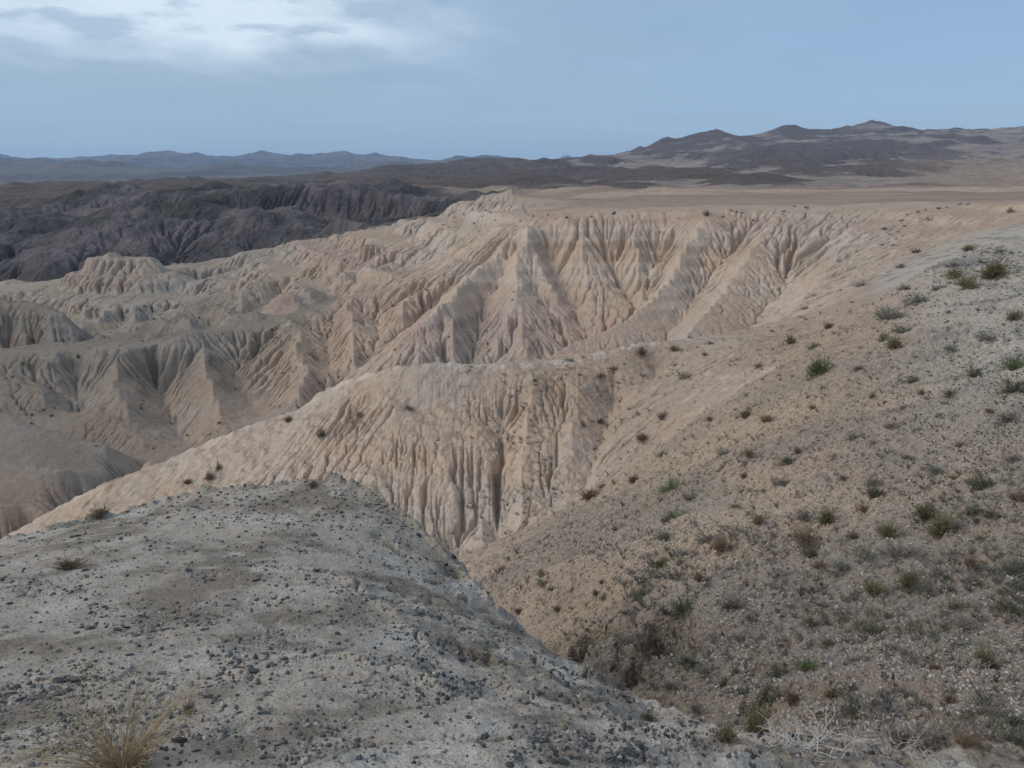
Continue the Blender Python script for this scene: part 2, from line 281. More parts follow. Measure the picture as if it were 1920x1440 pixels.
def _soften():
    # the spurs of the big face stand only a little in front of the gullies between them
    for n, L in enumerate(LINES):
        if L[0] == M and L[2][0][2] < 39 and L[2][-1][2] < 30 and L[1] >= .3 and n > 5:
            k = -.5 if len(L) > 3 else .75; m = len(L[2])
            LINES[n] = L[:2]+([(u, v, D+(k if 0 < q < m-1 else 0)) for q, (u, v, D) in enumerate(L[2])],)+L[3:]
        if L[0] != B: continue
        k = -1.8 if len(L) > 3 else (2.2 if L[1] == 1 else 0)
        LINES[n] = L[:2]+([(u, v, D+k*(1 if 86 < D < 113 and u > 790 else 0)) for (u, v, D) in L[2]],)+L[3:]
_soften()
_q = np.random.RandomState(12)
for n, L in enumerate(LINES):      # natural crests and gullies wander
    if L[0] == B and (L[1] >= .8) and L[2][0][2] < 190:
        out = [L[2][0]]
        for a, b in zip(L[2][:-1], L[2][1:]):
            m = max(2, int(math.hypot(a[0]-b[0], a[1]-b[1])/22)); g = 1 if len(L) > 3 else 1.2
            for t in range(1, m+1):
                w_ = 0 if t == m else 1
                out.append((a[0]+(b[0]-a[0])*t/m+w_*_q.randn()*4.5*g, a[1]+(b[1]-a[1])*t/m+w_*_q.randn()*2.5, a[2]+(b[2]-a[2])*t/m+w_*_q.randn()*.45))
        LINES[n] = L[:2]+(out,)+L[3:]
for L in list(LINES):      # the ground falls away behind the far skylines, so their saddles stay open
    if (L[0] == H and L[1] >= .7) or (L[0] == H and L[2][0][0] in (150, 560)):
        LINES.append((L[0], L[1], [(u, v+12, D*1.10) for (u, v, D) in L[2]]))
    if L[0] == FM and L[2][0][2] == 12000: LINES.append((FM, L[1], [(u, v+9, D*1.07) for (u, v, D) in L[2]]))
def raster(d, shape):
    """paint the control lines on a grid: height, erosion and region one-hots"""
    ni, nj = shape
    Z = np.zeros(shape, np.float32); Wt = np.zeros(shape, np.float32)
    A = np.zeros((10,)+shape, np.float32)          # 0 erosion, 1..8 regions
    V = np.zeros(shape, bool)
    for L in LINES:
        reg, ero, pts = L[0], L[1], L[2]; val = len(L) > 3
        for (a, b) in zip(pts[:-1], pts[1:]):
            pa, pb = np.array(P(*a)), np.array(P(*b))
            ia = to_ij(pa[0], pa[1], d); ib = to_ij(pb[0], pb[1], d)
            n = int(max(abs(ia[0]-ib[0]), abs(ia[1]-ib[1]))*1.5)+2
            t = np.linspace(0, 1, n); q = pa[None]*(1-t[:, None])+pb[None]*t[:, None]
            ii, jj = to_ij(q[:, 0], q[:, 1], d)
            ii = np.round(ii).astype(int); jj = np.round(jj).astype(int)
            ok = (ii >= 0) & (ii < ni) & (jj >= 0) & (jj < nj)
            ii, jj, zz_ = ii[ok], jj[ok], q[ok, 2]
            np.add.at(Z, (ii, jj), zz_); np.add.at(Wt, (ii, jj), 1)
            A[0][ii, jj] = ero
            A[1:9, ii, jj] = 0; A[1+reg, ii, jj] = 1
            if val: V[ii, jj] = True
            else: V[ii, jj] = False
    m = Wt > 0
    Z[m] /= Wt[m]
    return Z, m, A, V

def up(a, shape):
    """bilinear resample of a (..., ni, nj) array to a finer shape covering the same span"""
    ni, nj = a.shape[-2:]
    fi = np.linspace(0, ni-1, shape[0]); fj = np.linspace(0, nj-1, shape[1])
    i0 = np.minimum(fi.astype(int), ni-2); j0 = np.minimum(fj.astype(int), nj-2)
    ti = (fi-i0).astype(np.float32)[:, None]; tj = (fj-j0).astype(np.float32)[None]
    b = a[..., i0, :]*(1-ti)+a[..., i0+1, :]*ti
    return b[..., j0]*(1-tj)+b[..., j0+1]*tj

def relax(F, fixv, m, n, w=1.0):
    for _ in range(n):
        Pd = np.pad(F, [(0, 0)]*(F.ndim-2)+[(1, 1), (1, 1)], mode='edge')
        N = 0.25*(Pd[..., :-2, 1:-1]+Pd[..., 2:, 1:-1]+Pd[..., 1:-1, :-2]+Pd[..., 1:-1, 2:])
        F = F+(N-F)*w
        F = np.where(m, fixv, F)
    return F

def solve_base(levels):
    F = None
    for k in levels:
        d = D1*k
        X, Y, r = grid(d); sh = X.shape
        Zc, m, A, V = raster(d, sh)
        fixv = np.concatenate([Zc[None], A[:9]], 0)
        if F is None:
            F = np.zeros((10,)+sh, np.float32); F[0] = Zc[m].mean()
            it = 3000
        else:
            F = up(F, sh); it = 90 if k > 4 else 40
        F = relax(F.astype(np.float32), fixv, m, it)
        log('base level', k, sh)
    return F, m, V, (X, Y, r)

NB = [(-1, -1), (-1, 0), (-1, 1), (0, -1), (0, 1), (1, -1), (1, 0), (1, 1)]
def erode(z, rc, E, fixed, iters, k, Sc, seed, jitter=0.15, m_exp=0.5, talus_n=2, pits=12):
    ni, nj = z.shape; rng = np.random.RandomState(seed)
    idx = np.arange(ni*nj, dtype=np.int32).reshape(ni, nj)
    rcc = rc[:, None]
    for it in range(iters):
        for _ in range(pits):
            Pd = np.pad(z, 1, mode='edge'); mn = None
            for (a, b) in NB:
                s = Pd[1+a:1+a+ni, 1+b:1+b+nj]
                if a or b:
                    mn = s if mn is None else np.minimum(mn, s)
            inner = np.zeros_like(fixed); inner[1:-1, 1:-1] = True
            z = np.where(inner & ~fixed & (z <= mn), mn+0.01*rcc, z)
        zr = z/rcc+jitter*rng.rand(ni, nj).astype(np.float32)
        Pz = np.pad(zr, 1, constant_values=1e9)
        best = np.zeros_like(z); rcv = idx.copy()
        for (a, b) in NB:
            s = (zr-Pz[1+a:1+a+ni, 1+b:1+b+nj])*(0.7071 if a and b else 1.0)
            t = s > best
            best = np.where(t, s, best); rcv = np.where(t, idx+a*nj+b, rcv)
        rcv = rcv.ravel(); zf = z.ravel()
        # drop links that would run uphill in true height, so the land never rises
        acc = np.ones(ni*nj, np.float64); Rr = rcv.copy(); root = Rr == idx.ravel()
        live = ~root
        for s in range(18):
            src = np.nonzero(live)[0]
            if len(src) == 0: break
            acc = acc+np.bincount(Rr[src], weights=acc[src], minlength=ni*nj)
            R2 = Rr[Rr]
            live = live & (Rr != R2)
            # a node whose pointer is already a root stops contributing
            Rr = R2
        n = acc.astype(np.float32)
        Fk = (k*E.ravel()*(n**m_exp-1)).astype(np.float32)
        Fk[fixed.ravel()] = 0; Fk[root] = 0
        bb = Fk/(1+Fk); aa = zf/(1+Fk)
        Rr = rcv.copy(); bb[root] = 0; aa[root] = zf[root]
        for s in range(18):
            if not (bb > 1e-4).any(): break
            aa = aa+bb*aa[Rr]; bb = bb*bb[Rr]; Rr = Rr[Rr]
        zn = np.minimum(aa.reshape(ni, nj), z)
        z = zn
        for _ in range(talus_n):
            Pd = np.pad(z, 1, mode='edge'); mx = None
            for (a, b) in NB:
                s = Pd[1+a:1+a+ni, 1+b:1+b+nj]+(1.4142 if a and b else 1.0)*Sc*rcc
                mx = s if mx is None else np.minimum(mx, s)
            z = np.minimum(z, mx)
    return z.astype(np.float32), n.reshape(ni, nj)
def blur(a, n, wgt=0.5):
    for _ in range(n):
        Pd = np.pad(a, 1, mode='edge')
        N = 0.25*(Pd[:-2, 1:-1]+Pd[2:, 1:-1]+Pd[1:-1, :-2]+Pd[1:-1, 2:])
        a = a+(N-a)*wgt
    return a
def dist_to(m, n):
    d = np.where(m, 0, 1e9).astype(np.float32)
    for _ in range(n):
        Pd = np.pad(d, 1, mode='edge')
        for (a, b) in NB:
            d = np.minimum(d, Pd[1+a:1+a+d.shape[0], 1+b:1+b+d.shape[1]]+(1.414 if a and b else 1))
    return np.minimum(d, n)

F, msk, VAL, (X, Y, r) = solve_base([64, 32, 16, 8, 4])
z = F[0]; ERO = F[1]
rc = r*(D1*4); rcc = rc[:, None]
# roundness: the knoll and the slope on the right are smooth, not creased along their control lines
zs = blur(z, 10); z = z+(zs-z)*smooth(F[3], .35, .7)
zs = blur(z, 4); z = z+(zs-z)*smooth(F[2], .35, .7)
plain = np.clip(F[7], 0, 1); zs = blur(z, 6); z = z+(zs-z)*smooth(plain, .4, .8)*np.where(Y < 3600, 1, 0)
dl = dist_to(msk, 14)/14
# large noise, scaled to each region

bad = np.clip(F[2+M]+F[2+B], 0, 1); dark = F[2+C]; hills = F[2+H]; mts = F[2+FM]; pln = F[2+PLN]
z = z+smooth(F[2+M], .3, .8)*dl*fbm(X, Y, 4.5, 3, seed=4)*.7
shelf = smooth(-X, 10, 24)*smooth(Y, 100, 114)*(1-smooth(Y, 185, 215))*F[2+B]
z = z+shelf*(.1+.9*dl)*(fbm(X+.3*Y, Y, 19, 3, .5, seed=6, ridged=True)-.42)*6.5
z = z+bad*(0.05+dl)*fbm(X, Y, 9, 3, seed=3)*np.clip(rcc*2.2, 0, 1.6)*0.5
z = z+dark*(0.1+dl)*((fbm(X, Y, 185, 4, .45, seed=5, ridged=True)-.5)*32)
hs = 1.0+smooth(Y, 1500, 4000)*1.2
hn = np.where(Y < 2400, fbm(X, Y*0.8, 330, 3, .5, seed=9, ridged=True), fbm(X, Y*.8, 620, 3, .5, seed=9, ridged=True)); hn2 = fbm(X+900, Y, 500, 2, seed=19)
hh = smooth(hn+0.35*hn2, 0.15, 0.95)
leftish = smooth(-X/np.maximum(Y, 1), -.05, .2)
rightish = smooth(X/np.maximum(Y, 1), .25, .6)
dlh = np.minimum(dl*14, 4)/4*(1-smooth(Y-np.maximum(4150+1900*X/np.maximum(Y, 1), 3300), -150, 150))
spur = fbm(X, Y, 420, 4, .55, seed=23, ridged=True)
cy = np.maximum(4150+1900*X/np.maximum(Y, 1), 3300)
front = 1-smooth(Y-cy, -1500, -250)
wx, wy = X+90*perlin(X/300, Y/300, 41), Y+90*perlin(X/300, Y/300, 42)
def mounds(wl, p, seed):
    f1, f2, rn = worley(wx, wy*.75, wl, seed); return np.exp(-(f1*p)**2)*(.25+.75*rn)*(rn > .3), rn
m1, _ = mounds(300, 2.3, 43); m2, _ = mounds(170, 2.4, 44); m3, _ = mounds(700, 2.0, 45)
mh = np.maximum(m1*26, m2*13)*(1+.5*smooth(Y, 1500, 3500))+m3*55*smooth(Y, 2400, 3400)
z = z+hills*np.minimum(dl*14, 3)/3*smooth(Y, 950, 1400)*front*(mh-4)*(1-.65*leftish)*(1-.45*rightish)
z = z+hills*dlh*smooth(Y, 2900, 4200)*(spur-.45)*26*(1-leftish)
HH = np.maximum(np.maximum(m1, m2*.8), m3)*front*(1-.3*rightish)+smooth(spur, .25, .7)*.3*smooth(Y-cy, -1300, -500)+.22*smooth(Y-cy, -700, -150)
z = z+mts*dl*smooth(Y, 4200, 6500)*(fbm(X, Y, 1700, 3, .5, seed=11, ridged=True)*110)
F = np.concatenate([F, HH[None].astype(np.float32)], 0)
E4 = np.clip(ERO, 0, 1)
log('noise')
fix4 = VAL | False
jj, ii = np.meshgrid(np.arange(X.shape[1], dtype=np.float32), np.arange(X.shape[0], dtype=np.float32))
zn = z+rcc*fbm(jj, ii, 14, 3, seed=31)*2.2*E4*(0.08+0.92*dl)*np.where((Y > 2500) & (Y < 7000), .5, 1)*(1+.8*(Y > 7000))
z, acc = erode(zn, rc, E4, fix4, 6, 0.008, 1.3, 1)
log('erode coarse')
def emod(F, X, Y, rcc):
    # patches of smooth talus between bare, rilled clay
    t = .08+fbm(X, Y, 7, 3, .6, seed=51)*(Y < 60)+fbm(X, Y, 30, 3, .6, seed=53)*(Y >= 60)
    tm = fbm(X, Y, 3.2, 3, .6, seed=57)
    e = np.clip(F[1], 0, 1)*(0.35+0.65*smooth(t, -.25, .15))
    return (e*(1-smooth(F[2+M], .3, .7)*(.25+.45*smooth(tm, .25, -.15)))).astype(np.float32)
def refine(z, k, amp, wl, seed):
    X, Y, r = grid(D1*k); z = up(z, X.shape); Ff = up(F, X.shape)
    rc = r*(D1*k); rcc = rc[:, None]
    # scale-free roughness laid out on the ground in steps of distance
    jj, ii = np.meshgrid(np.arange(X.shape[1], dtype=np.float32), np.arange(X.shape[0], dtype=np.float32))
    z = z+rcc*amp*fbm(jj, ii, wl, 3, .6, seed=seed)*np.clip(Ff[1], 0, 1)
    _, m, _, V = raster(D1*k, X.shape)
    return X, Y, r, rc, rcc, z, Ff, V
X, Y, r, rc, rcc, z, F2, V = refine(z, 2, 1.1, 10, 77)
z, acc = erode(z, rc, emod(F2, X, Y, rcc), V, 6, 0.014, 1.7, 2, jitter=.25, talus_n=1)
log('erode mid')
X, Y, r, rc, rcc, z, F, V = refine(z, 1, 1.0, 6, 99)
z, acc = erode(z, rc, emod(F, X, Y, rcc), V, 10, 0.095, 3.0, 3, jitter=.3, talus_n=1)
ERO = np.clip(F[1], 0, 1)
log('erode fine', z.shape)
NI, NJ = z.shape
KN, SL, MI, BA, DK, PL, HI, MT = [np.clip(F[2+i], 0, 1) for i in range(8)]

# ---------------------------------------------------------------- small relief of the near ground
near = np.nonzero(r < 75)[0].max()
xs, ys = X[:near], Y[:near]
kn, sl = smooth(KN[:near], .3, .7), smooth(SL[:near], .3, .7)
far_fade = 1-smooth(r[:near], 40, 75)[:, None]
crust = fbm(xs, ys, .9, 4, .5, seed=61)*.05+fbm(xs, ys, .16, 3, .6, seed=62)*.016
pit = smooth(fbm(xs+3*fbm(xs, ys, .5, 2, seed=64), ys, .32, 3, .6, seed=63), .22, .6)
# steepness of the smooth form, used where the flank of the knoll crumbles
gi, gj = np.gradient(blur(z, 3))
stp = np.hypot(gi, gj)/rcc
flank = smooth(stp[:near], .42, .8)
rel = kn*(crust-pit*(.02+.15*flank)+flank*fbm(xs, ys, .45, 4, .6, seed=65, ridged=True)*.12)
f1, f2, rn = worley(xs+.05*perlin(xs/.1, ys/.1, 5), ys, .10, 71)
g1, g2, gn = worley(xs, ys+.03*perlin(xs/.07, ys/.07, 6), .055, 72)
patch = smooth(fbm(xs, ys, 2.2, 4, .6, seed=66), -.25, .2)
clod = np.where(rn > .72, np.sqrt(np.clip(1-(f1*(1.2+3*(1-rn)*2))**2, 0, 1))*(.018+.03*(rn-.7)*3), 0)+np.where(gn > .5, np.sqrt(np.clip(1-(g1*1.9)**2, 0, 1))*.015, 0)
slope_rel = sl*(fbm(xs, ys, 2.6, 4, .5, seed=67)*.22+fbm(xs, ys, .5, 3, .6, seed=68, ridged=True)*.085+fbm(xs, ys, .2, 2, .6, seed=78)*.03+(0.4+patch)*clod*1.25)
mid_rel = smooth(MI[:near], .2, .7)*(fbm(xs, ys, .42, 3, .6, seed=79)*.11+fbm(xs, ys, .8, 4, .6, seed=69, ridged=True)*.09+clod*.6)
for (u, v, D, hgt, wid) in ((752, 905, 7.2, .12, .22), (850, 1022, 6.8, .17, .20), (700, 880, 7.4, .08, .3)):
    a_ = P(u, v, D); rel = rel+kn*hgt*np.exp(-((xs-a_[0])**2+(ys-a_[1])**2)/wid**2)*(1+.5*perlin(xs/.1, ys/.1, 47))
z[:near] += (rel+slope_rel+mid_rel)*far_fade
bb_ = smooth(BA+DK, .3, .7)
z += bb_*np.clip(rcc, 0, .6)*fbm(X, Y, 2.2, 3, .6, seed=81, ridged=True)*.55*smooth(Y, 45, 90)*(Y < 500)
z += smooth(DK, .3, .7)*((fbm(X, Y, 34, 4, .5, seed=82, ridged=True)-.5)*5)*smooth(Y, 300, 380)*(Y < 800)
def ray_hit(u, v, y0=1.0, y1=20000.0, zf=None):
    """first point of the land seen at photo pixel (u, v)"""
    D = y0*np.exp(np.linspace(0, math.log(y1/y0), 5000))
    p = np.array(P(u, v, 1.0)); x = p[0]*D; zr = p[2]*D
    i, j = to_ij(x, D, D1)
    ii = np.clip(i.astype(int), 0, NI-2); jj = np.clip(j.astype(int), 0, NJ-2)
    zt = z[ii, jj]
    k = np.nonzero((zt >= zr) & (i < NI-2))[0]
    if len(k) == 0: return None
    k = k[0]
    return (float(x[k]), float(D[k]), float(zt[k]))
NI, NJ = z.shape
def z_at(x, y):
    i, j = to_ij(np.asarray(x, float), np.asarray(y, float), D1)
    i = np.clip(i, 0, NI-2.001); j = np.clip(j, 0, NJ-2.001)
    a = i.astype(int); b = j.astype(int); ti = i-a; tj = j-b
    return (z[a, b]*(1-ti)+z[a+1, b]*ti)*(1-tj)+(z[a, b+1]*(1-ti)+z[a+1, b+1]*ti)*tj
# level beds: harder layers stand out as small ledges
t_ = smooth(BA, .4, .8)*smooth(Y, 60, 90); lz = z+fbm(X, Y, 50, 2, seed=83)*2
z += t_*(np.sin(lz*2*math.pi/1.7)*.09+smooth(Y, 125, 170)*(np.sin(lz*2*math.pi/4.3)*.8+np.sin(lz*2*math.pi/1.9)*.16))
# two undercut hollows low on the right-hand slope, and a few small breaks in the knoll's flank
def carve(pts, depth, width):
    w_ = [np.array(ray_hit(u, v)[:2]) for (u, v) in pts]
    i0 = int(min(to_ij(p[0], p[1], D1)[0] for p in w_))-120; i1 = int(max(to_ij(p[0], p[1], D1)[0] for p in w_))+120
    xs, ys = X[i0:i1], Y[i0:i1]; tot = np.zeros(xs.shape, np.float32)
    for a, b in zip(w_[:-1], w_[1:]):
        d = b-a; L = np.hypot(*d); d = d/L
        t = (xs-a[0])*d[0]+(ys-a[1])*d[1]; n = -((xs-a[0])*-d[1]+(ys-a[1])*d[0])*-1
        n = -(xs-a[0])*d[1]*1.0+(ys-a[1])*d[0]*1.0
        n = n+.06*perlin(xs/.3, ys/.3, 46)+.04*perlin(xs/.12, ys/.12, 44)+.03*perlin(xs/.05, ys/.05, 45)
        m = smooth(t, -.12*L, .2*L)*(1-smooth(t, .85*L, 1.15*L))
        q = np.exp(-np.abs(np.where(n > 0, n/width, n/(width*.45)))**2)*m
        tot = np.maximum(tot, q)
    z[i0:i1] -= depth*tot
carve([(1132, 1176), (1100, 1205), (1070, 1222)], 1.15, .33)
carve([(1238, 1160), (1230, 1200), (1205, 1238), (1172, 1250)], 1.0, .31)
carve([(1158, 1195), (1156, 1225), (1152, 1255)], .16, .07)
carve([(835, 1060), (845, 1080)], .3, .12)
carve([(700, 1000), (760, 1040)], .12, .06)
carve([(1450, 1290), (1425, 1315), (1395, 1330)], .22, .14)
log('relief')

# ---------------------------------------------------------------- ground colours (what the ground is made of, plus a painted dusk falloff)
gi, gj = np.gradient(blur(z, 1)); slope = np.hypot(gi, gj)/rcc
gi, gj = np.gradient(blur(z, 8)); slope_b = np.hypot(gi, gj)/rcc
def C3(*c): return np.array(c, np.float32)
n_big = np.where(Y < 60, fbm(X, Y, 6, 4, .55, seed=91), fbm(X, Y, 35, 4, .55, seed=92))
n_med = np.where(Y < 60, fbm(X, Y, 1.1, 4, .6, seed=93), fbm(X, Y, 7, 4, .6, seed=94))
alb = np.zeros(z.shape+(3,), np.float32)
def lerp(a, b, t): return a+(b-a)*t[..., None]
clay = lerp(C3(.47, .36, .275), C3(.43, .365, .305), smooth(n_big, -.3, .4))          # tan to greyish clay
clay = lerp(clay, C3(.52, .46, .40), smooth(n_med, .15, .5)*.45)                            # pale salt-crusted spots
# strata: level beds of slightly different clay
lev = z+fbm(X, Y, 60, 2, seed=95)*1.5
bed = 1.2*perlin(lev/2.3, lev*0+3.3, 8)+.5*perlin(lev/.8, lev*0+9.1, 9)
clay = clay*(1+.09*bed*smooth(slope, .4, .9))[..., None]
clay = lerp(clay, clay*C3(.93, .87, .94), smooth(perlin(lev/5, lev*0+1.7, 12), .0, .4)*.42)
clay = lerp(clay, C3(.50, .46, .41), smooth(perlin(lev/3.1, lev*0+7.7, 13), .22, .45)*.3)
talus = lerp(C3(.34, .26, .195), C3(.37, .30, .24), smooth(n_med, -.3, .3))               # crumbled brown soil lies where it is less steep
bowl = smooth(X-.04*Y, 1.2, 4)*smooth(Y, 22, 24)*(1-smooth(Y, 41, 46))*smooth(n_med+.35*n_big, -.45, .1)
clay = lerp(clay, talus, np.maximum((1-smooth(slope_b, .30, .62))*.75, bowl*.75))
# further left the beds are greyer and older
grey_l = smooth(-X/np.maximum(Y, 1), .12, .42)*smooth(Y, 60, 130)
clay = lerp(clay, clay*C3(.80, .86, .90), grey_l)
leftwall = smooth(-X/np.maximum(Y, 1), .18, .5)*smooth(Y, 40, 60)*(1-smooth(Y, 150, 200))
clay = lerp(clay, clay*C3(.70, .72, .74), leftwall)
olive = smooth(fbm(X, Y, 24, 3, seed=96), .1, .4)*leftwall
clay = lerp(clay, C3(.17, .15, .12), olive*.5)
lowl = smooth(-X, 18, 30)*smooth(Y, 96, 108)*(1-smooth(Y, 135, 165))*(1-smooth(slope_b, .35, .7))
clay = lerp(clay, C3(.20, .18, .145), lowl*.75*smooth(n_med, -.4, .2))
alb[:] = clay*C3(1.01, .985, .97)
# paler band along the crest line of the middle ridge, broken up by noise
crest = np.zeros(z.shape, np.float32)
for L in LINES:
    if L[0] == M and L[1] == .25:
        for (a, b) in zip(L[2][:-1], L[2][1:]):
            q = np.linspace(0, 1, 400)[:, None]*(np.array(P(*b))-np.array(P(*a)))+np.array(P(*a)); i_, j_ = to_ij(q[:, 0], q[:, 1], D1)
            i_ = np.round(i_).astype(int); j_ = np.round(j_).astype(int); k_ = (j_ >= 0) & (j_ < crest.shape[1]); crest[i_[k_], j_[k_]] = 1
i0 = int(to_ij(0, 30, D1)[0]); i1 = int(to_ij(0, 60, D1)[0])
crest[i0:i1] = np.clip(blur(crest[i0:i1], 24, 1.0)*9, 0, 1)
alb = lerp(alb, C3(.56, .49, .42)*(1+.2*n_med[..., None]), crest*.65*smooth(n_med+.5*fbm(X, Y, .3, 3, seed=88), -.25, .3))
knoll = lerp(C3(.42, .39, .355), C3(.25, .225, .195), smooth(fbm(X, Y, .8, 5, .65, seed=97), -.12, .28))
knoll = lerp(knoll, C3(.50, .49, .47), smooth(fbm(X, Y, .55, 3, .6, seed=98), .12, .42)*.8)
knoll = knoll*C3(.92, .87, .815)
alb = lerp(alb, knoll, smooth(KN, .35, .65))
sl_c = lerp(C3(.40, .32, .245), C3(.30, .255, .21), smooth(n_big+.4*n_med, -.25, .3))
sl_c = lerp(sl_c, C3(.36, .23, .17), smooth(fbm(X, Y, 2.4, 3, seed=99), .2, .45)*(1-smooth(Y, 6, 11))*.8)   # reddish clay outcrop
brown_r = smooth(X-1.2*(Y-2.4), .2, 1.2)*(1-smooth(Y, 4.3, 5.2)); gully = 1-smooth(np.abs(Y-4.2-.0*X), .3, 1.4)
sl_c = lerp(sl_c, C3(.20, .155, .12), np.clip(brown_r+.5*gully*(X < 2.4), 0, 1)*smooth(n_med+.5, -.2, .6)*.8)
greytop = smooth(X-.42*Y, .5, 5)*smooth(Y, 9, 16)
sl_c = lerp(sl_c, lerp(C3(.40, .375, .33), C3(.21, .205, .205), smooth(fbm(X, Y*.9, 2.2, 5, .7, seed=100), .0, .35)), greytop*.9)
sl_c = lerp(sl_c, lerp(C3(.40, .32, .25), C3(.33, .255, .195), smooth(n_med, -.2, .3)), smooth(Y, 21, 27)*(1-greytop)*.9)
shade_mix = smooth(SL, .35, .65)
low_grey = (1-smooth(Y, 9, 17))*smooth(X-.02*Y, .6, 2.4)*smooth(n_big+.5*n_med, -.45, .25)
sl_c = lerp(sl_c, C3(.30, .275, .25), low_grey*.42)
sl_c = sl_c*C3(1.08, 1.045, 1.02)*(1-.20*(1-smooth(Y, 5.5, 12))*smooth(X, -.5, 1))[..., None]  # dusk falloff painted into the albedo: darker towards the near right
alb = lerp(alb, sl_c, shade_mix)
rock = lerp(C3(.075, .072, .072), C3(.17, .15, .145), smooth(fbm(X, Y, 60, 4, .6, seed=101), -.3, .3))
rock = lerp(rock, C3(.045, .052, .042), smooth(fbm(X, Y, 110, 3, .6, seed=102), .05, .35)*smooth(-X/np.maximum(Y, 1), .2, .5))
rock = lerp(rock, C3(.20, .15, .125), smooth(fbm(X, Y, 45, 3, .6, seed=103), .12, .4)*(1-smooth(z, -75, -40)))
rock = rock*C3(.87, .84, .87)
alb = lerp(alb, rock, smooth(DK, .35, .55))
flat = lerp(C3(.25, .185, .14), C3(.30, .235, .18), smooth(fbm(X, Y*3, 60, 4, .6, seed=104), -.3, .3))
alb = lerp(alb, flat, smooth(PL, .4, .7))
hl = lerp(C3(.25, .20, .16), C3(.31, .245, .20), smooth(fbm(X, Y, 400, 4, .6, seed=105), -.3, .3))
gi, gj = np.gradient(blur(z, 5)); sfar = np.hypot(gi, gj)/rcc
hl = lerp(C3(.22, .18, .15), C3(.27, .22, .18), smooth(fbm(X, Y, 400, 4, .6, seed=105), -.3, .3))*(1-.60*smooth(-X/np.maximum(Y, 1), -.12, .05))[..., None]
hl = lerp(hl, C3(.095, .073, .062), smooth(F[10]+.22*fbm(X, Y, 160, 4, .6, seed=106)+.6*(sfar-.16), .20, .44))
hl = lerp(hl, flat*.95, smooth(X/np.maximum(Y, 1), .42, .66)*(1-smooth(Y, 1800, 3800)))
alb = lerp(alb, hl, smooth(HI, .3, .6))
alb = lerp(alb, lerp(C3(.09, .082, .08), C3(.15, .13, .12), smooth(fbm(X, Y, 900, 4, .6, seed=107), -.3, .3)), smooth(MT, .3, .6))
alb = np.clip(alb, .02, .8)
log('colours')

# ---------------------------------------------------------------- ground materials
def ground_mat(name, bumps, fine, rough=.95):
    """bumps: (noise scale, strength distance) ; fine: (scale, amount) colour grain"""
    m = bpy.data.materials.new(name); m.use_nodes = True; t = NT(m.node_tree); m.node_tree.nodes.clear()
    a = t.n('ShaderNodeAttribute', _attribute_name='albedo')
    co = t.n('ShaderNodeTexCoord').outputs['Object']
    c = a.outputs['Color']
    for (sc, amt) in fine:
        f = t.noise(co, sc, 5, .65)
        k = t.remap(f.outputs[0], .3, .7, 1-amt, 1+amt)
        c = t.n('ShaderNodeVectorMath', _operation='SCALE', i0=c); t.set(c, 'Scale', k); c = c.outputs[0]
    nrm = None
    for (kind, sc, dist) in bumps:
        if kind == 'n': h = t.noise(co, sc, 6, .62).outputs[0]
        else: h = t.n('ShaderNodeTexVoronoi', _feature='F1', Vector=co, Scale=sc).outputs[0]
        b = t.n('ShaderNodeBump', Height=h, Strength=1.0, Distance=dist)
        if nrm is not None: t.set(b, 'Normal', nrm)
        nrm = b.outputs[0]
    bs = t.n('ShaderNodeBsdfPrincipled', Base__Color=c, Roughness=rough)
    bs.inputs['Specular IOR Level'].default_value = .15
    t.set(bs, 'Normal', nrm)
    t.l.new(bs.outputs[0], t.n('ShaderNodeOutputMaterial').inputs[0])
    return m
M_knoll = ground_mat('pale crusted silt', [('n', 9, .03), ('n', 45, .012), ('v', 60, -.006)], [(14, .14), (90, .22)])
M_slope = ground_mat('crumbly tan soil', [('n', 5, .05), ('v', 22, -.03), ('n', 60, .012)], [(6, .12), (45, .22)])
M_clay = ground_mat('rilled tan clay', [('n', 1.2, .25), ('n', 7, .06)], [(1.5, .10), (9, .14)])
M_rock = ground_mat('dark canyon rock', [('n', .08, 4), ('n', .4, 1.0)], [(.1, .2), (.6, .22)])
M_plain = ground_mat('stony plain', [('n', .3, .3), ('n', .03, 2.0)], [(.3, .12), (.02, .12)])
M_far = ground_mat('distant dark hills', [('n', .01, 8)], [(.01, .15), (.05, .1)])

# ---------------------------------------------------------------- ground objects
def grid_mesh(name, cells, mat):
    ii, jj = np.nonzero(cells)
    if len(ii) == 0: return
    v00 = ii*NJ+jj
    quads = np.stack([v00, v00+1, v00+NJ+1, v00+NJ], 1)
    used = np.zeros(NI*NJ, bool); used[quads.ravel()] = True
    remap = np.cumsum(used)-1; sel = np.nonzero(used)[0]
    co = np.stack([X.ravel()[sel], Y.ravel()[sel], z.ravel()[sel]], 1).astype(np.float32)
    q = remap[quads].astype(np.int32)
    me = bpy.data.meshes.new(name)
    me.vertices.add(len(co)); me.vertices.foreach_set('co', co.ravel())
    me.loops.add(q.size); me.loops.foreach_set('vertex_index', q.ravel())
    me.polygons.add(len(q)); me.polygons.foreach_set('loop_start', np.arange(0, q.size, 4, dtype=np.int32))
    me.polygons.foreach_set('use_smooth', np.ones(len(q), bool))
    me.update(calc_edges=True)
    at = me.attributes.new('albedo', 'FLOAT_COLOR', 'POINT')
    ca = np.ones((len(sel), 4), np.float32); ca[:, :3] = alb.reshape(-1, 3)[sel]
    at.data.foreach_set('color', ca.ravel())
    me.materials.append(mat)
    o = bpy.data.objects.new(name, me); col.objects.link(o); o['kind'] = 'structure'
    return o
LAB = np.argmax(F[2:10], 0)[:-1, :-1]
